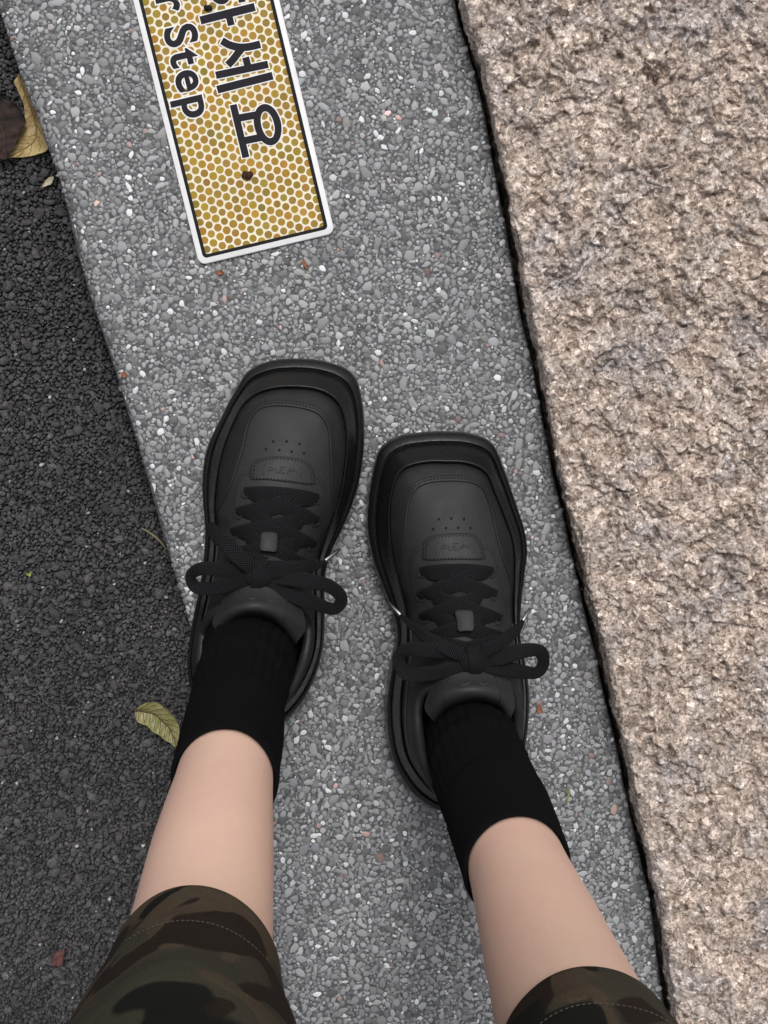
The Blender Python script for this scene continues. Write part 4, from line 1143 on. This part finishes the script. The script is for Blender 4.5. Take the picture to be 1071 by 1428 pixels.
# ------------------------------------------------------------------ leaves and litter
def leaf_mat(name, cols, rough=.6, vein=None, scale=60, spots=None):
    m, n, l, b = new_mat(name, rough, .35)
    c_ = coords(n)
    t = nz(n, l, scale, 5, .6, c_, .5)
    col = ramp(n, l, t.outputs[0], [(.30, cols[0]), (.5, cols[1]), (.70, cols[2])]).outputs[0]
    if spots:
        t2 = nz(n, l, 420, 3, .5, c_)
        k_ = ramp(n, l, t2.outputs[0], [(.66, (0, 0, 0)), (.70, (1, 1, 1))]).outputs[0]
        col = mix(n, l, k_, col, spots)
    l.new(col, b.inputs['Base Color'])
    bump(n, l, b, nz(n, l, 300, 4, .6, c_).outputs[0], .3, .001)
    return m
def leaf(name, upper, lower, z, mat, curl=.004, fold=.002, wav=.0012, thick=.0005, vein_mat=None, nl=40, nw=8, seed=60):
    """blade between two pixel edges that share their ends; built at height z above the ground it lies on, with midrib, cup and waviness"""
    up_ = catmull(PP(upper, z)[:, :2], nl); lo_ = catmull(PP(lower, z)[:, :2], nl)
    w_ = np.linspace(-1, 1, 2 * nw + 1)
    t = np.linspace(0, 1, nl)[:, None]
    mid = (up_ + lo_) / 2
    XY = np.where(w_[None, :, None] < 0, mid[:, None] + (up_ - mid)[:, None] * -w_[None, :, None], mid[:, None] + (lo_ - mid)[:, None] * w_[None, :, None])
    zz = z + fold * np.abs(w_)[None] ** .8 * np.sin(np.pi * np.clip(t, .02, .98)) + curl * (2 * (t - .5)) ** 2 * .6 + wav * gnoise(XY[..., 0], XY[..., 1], .007, seed) * np.abs(w_)[None]
    zz = zz + .0004 * np.sin(t * 60 - np.abs(w_)[None] * 5)
    top = np.concatenate([XY, zz[..., None]], -1); bot = top - np.array([0, 0, thick])
    nn = 2 * nw + 1
    g1 = grid_faces(nl, nn); g2 = grid_faces(nl, nn)[:, ::-1] + nl * nn
    rim = list(range(nn)) + [i * nn + nn - 1 for i in range(1, nl)] + [(nl - 1) * nn + i for i in range(nn - 2, -1, -1)] + [i * nn for i in range(nl - 2, 0, -1)]
    rf = [[rim[i], rim[(i + 1) % len(rim)], rim[(i + 1) % len(rim)] + nl * nn, rim[i] + nl * nn] for i in range(len(rim))]
    o = mk(name, np.concatenate([top.reshape(-1, 3), bot.reshape(-1, 3)]), [list(q) for q in g1] + [list(q) for q in g2] + rf, mat)
    if vein_mat:
        pth = top[:, nw] + np.array([0, 0, .0002])
        v_, f_ = tube_ring(pth, np.linspace(.0011, .0003, nl), 7, False); mk('midrib', v_, f_, vein_mat, o)
        for s in (-1, 1):
            for k_ in range(4, nl - 7, 4):
                js = np.arange(0, nw); pt = np.array([top[min(nl - 1, k_ + int(j * .7)), nw + s * j] for j in js]) + np.array([0, 0, .0001])
                v_, f_ = tube_ring(pt, np.linspace(.00038, .00015, len(js)), 5, False); mk('side_vein', v_, f_, vein_mat, o)
    return o
def z4(p): return [(180 + x / 11.9, 960 + y / 11.9) for x, y in p]
def z3(p): return [(x / 7.52, 80 + y / 7.52) for x, y in p]
m_olive = leaf_mat('olive_leaf', ((.14, .15, .045), (.20, .19, .075), (.30, .26, .13)), .42)
m_vein = simple('leaf_vein', (.060, .040, .012), .6)
m_tan = leaf_mat('tan_leaf', ((.22, .155, .05), (.38, .28, .12), (.46, .38, .20)), .6, scale=95, spots=(.05, .025, .01))
m_tanv = simple('tan_leaf_vein', (.22, .14, .05), .6)
m_rim = simple('brown_leaf_rim', (.055, .016, .010), .6)
m_brown = leaf_mat('brown_leaf', ((.008, .006, .005), (.016, .010, .009), (.032, .017, .013)), .75, scale=110)
m_rust = leaf_mat('rust_scrap', ((.16, .05, .02), (.24, .09, .045), (.30, .13, .07)), .6, scale=300)
m_red = leaf_mat('red_scrap', ((.05, .018, .017), (.10, .040, .038), (.14, .065, .06)), .7, scale=300)
m_green = leaf_mat('green_blade', ((.14, .16, .03), (.22, .25, .06), (.30, .32, .10)), .6, scale=200)
m_pale = leaf_mat('pale_scrap', ((.28, .25, .17), (.42, .38, .28), (.50, .47, .37)), .6, scale=200)
RZ = ROAD_Z + .003
o = leaf('leaf', z4([(105, 345), (200, 260), (330, 207), (470, 215), (600, 290), (700, 390), (790, 500), (832, 610), (848, 760), (815, 880), (775, 960)]),
         z4([(105, 345), (118, 450), (150, 540), (240, 580), (330, 622), (400, 700), (520, 760), (600, 842), (690, 890), (740, 930), (775, 960)]), RZ + .003, m_olive, .006, .0045, .003, vein_mat=m_vein)
tag(o, 'curled olive green leaf with a dark midrib on the asphalt by the sock', 'leaf')
o = leaf('leaf', z3([(200, 180), (300, 300), (370, 480), (430, 640), (500, 800), (520, 930), (460, 1000), (300, 1040), (85, 1055)]),
         z3([(200, 180), (150, 255), (190, 350), (235, 450), (262, 560), (250, 700), (190, 840), (120, 970), (85, 1055)]), RZ + .001, m_tan, .001, .002, .003, vein_mat=m_tanv)
tag(o, 'tan yellow dry leaf tucked under the edge of the concrete strip', 'leaf')
o = leaf('leaf', z3([(-330, 420), (-150, 360), (60, 420), (190, 520), (278, 655), (240, 760), (180, 880), (110, 1010), (70, 1075)]),
         z3([(-330, 420), (-350, 560), (-330, 700), (-260, 840), (-180, 930), (-100, 1000), (-30, 1050), (20, 1075), (70, 1075)]), RZ + .008, m_brown, .003, .003, .006, vein_mat=m_rim, seed=61)
tag(o, 'dark brown dead leaf lying over the tan leaf', 'leaf')
o = leaf('leaf_scrap', z3([(440, 1365), (470, 1300), (520, 1255), (570, 1250)]), z3([(440, 1365), (500, 1345), (545, 1320), (570, 1250)]), RZ + .001, m_pale, .001, .0005, .0006, nl=16, nw=3)
tag(o, 'small pale leaf scrap below the tan leaf at the concrete edge', 'leaf scrap')
PZ = .0012
o = leaf('leaf_scrap', [(299, 379), (306, 377), (313, 380)], [(299, 379), (305, 384), (313, 380)], PZ, m_rust, .001, .0006, .0004, nl=12, nw=3)
tag(o, 'rust coloured leaf scrap just below the corner of the sign', 'leaf scrap')
o = leaf('leaf_scrap', [(422.5, 359), (427, 366), (431, 378)], [(422.5, 359), (422, 369), (431, 378)], PZ, m_rust, .001, .0006, .0004, nl=12, nw=3)
tag(o, 'orange brown pointed leaf scrap below the middle of the sign edge', 'leaf scrap')
o = leaf('leaf_scrap', [(168, 521), (173, 518), (178, 523)], [(168, 521), (173, 527), (178, 523)], PZ, m_rust, .001, .0006, .0004, nl=12, nw=3)
tag(o, 'tiny rust crumb near the rounded edge of the concrete strip', 'leaf scrap')
o = leaf('leaf_scrap', [(748, 986), (753, 983), (757, 992)], [(748, 986), (750, 995), (757, 992)], PZ, m_rust, .001, .0006, .0004, nl=12, nw=3)
tag(o, 'brown crumb between the right sneaker and the granite block', 'leaf scrap')
o = leaf('leaf_scrap', [(70, 1345), (78, 1328), (91, 1322)], [(70, 1345), (86, 1346), (91, 1322)], RZ + .001, m_red, .002, .001, .003, nl=18, nw=4, seed=63)
tag(o, 'crumpled dark red leaf scrap on the asphalt beside the shorts', 'leaf scrap')
o = leaf('grass_blade', [(789, 1121), (792, 1106), (793, 1096)], [(789, 1121), (795, 1107), (793, 1096)], PZ, m_green, .003, .0004, .0003, nl=18, nw=3)
tag(o, 'short yellow green grass blade on the concrete beside the right sock', 'grass blade')
o = leaf('leaf_scrap', [(33, 798), (40, 799), (45, 795)], [(33, 798), (42, 804), (45, 795)], RZ + .002, m_green, .001, .0006, .0006, nl=14, nw=3)
tag(o, 'small yellow green scrap lying alone on the asphalt', 'leaf scrap')
tw = np.vstack([P(198., 737., RZ + .002), P(207., 742., RZ + .006), P(217., 749., RZ + .008), P(226., 758., RZ + .006), P(232., 766., RZ + .002)])
v_, f_ = tube_ring(catmull(tw, 30), np.linspace(.0005, .0009, 30), 7, False)
tag(mk('twig', v_, f_, simple('dry_twig', (.20, .17, .10), .8)), 'thin curved dry twig on the asphalt against the concrete strip', 'twig')
# dirt on the plate
def crumb(name, u, v, z, rad, mat, seed, sq=.5):
    r_ = np.random.default_rng(seed); n_, k_ = 12, 7; vs_ = []
    for i in range(k_):
        b_ = math.pi * i / (k_ - 1) - math.pi / 2
        for j_ in range(n_):
            a_k = 2 * math.pi * j_ / n_; q_ = rad * (1 + .35 * r_.uniform(-1, 1)) * math.cos(b_)
            vs_.append((q_ * 1.15 * math.cos(a_k), q_ * .85 * math.sin(a_k), rad * sq * math.sin(b_)))
    vs_ = np.array(vs_) + P(float(u), float(v), z + rad * sq * .7)
    return mk(name, vs_, grid_faces(k_, n_, True), mat)
tag(crumb('dirt_crumb', 345, 244, SZ + .0006, .0034, M['dirt'], 3), 'dark brown dirt crumb on the gold dots of the sign', 'dirt crumb')
tag(crumb('dirt_crumb', 290, 11, SZ + .0006, .0026, M['hole'], 4), 'small black dirt crumb beside the lettering of the sign', 'dirt crumb')
for o in C.objects:
    st = o.name.split('.')[0]
    if o.parent is None and st in ('leaf', 'leaf_scrap', 'dirt_crumb'):
        o['group'] = {'leaf': 'fallen leaves on the asphalt', 'leaf_scrap': 'leaf scraps littering the ground', 'dirt_crumb': 'dirt crumbs on the sign'}[st]
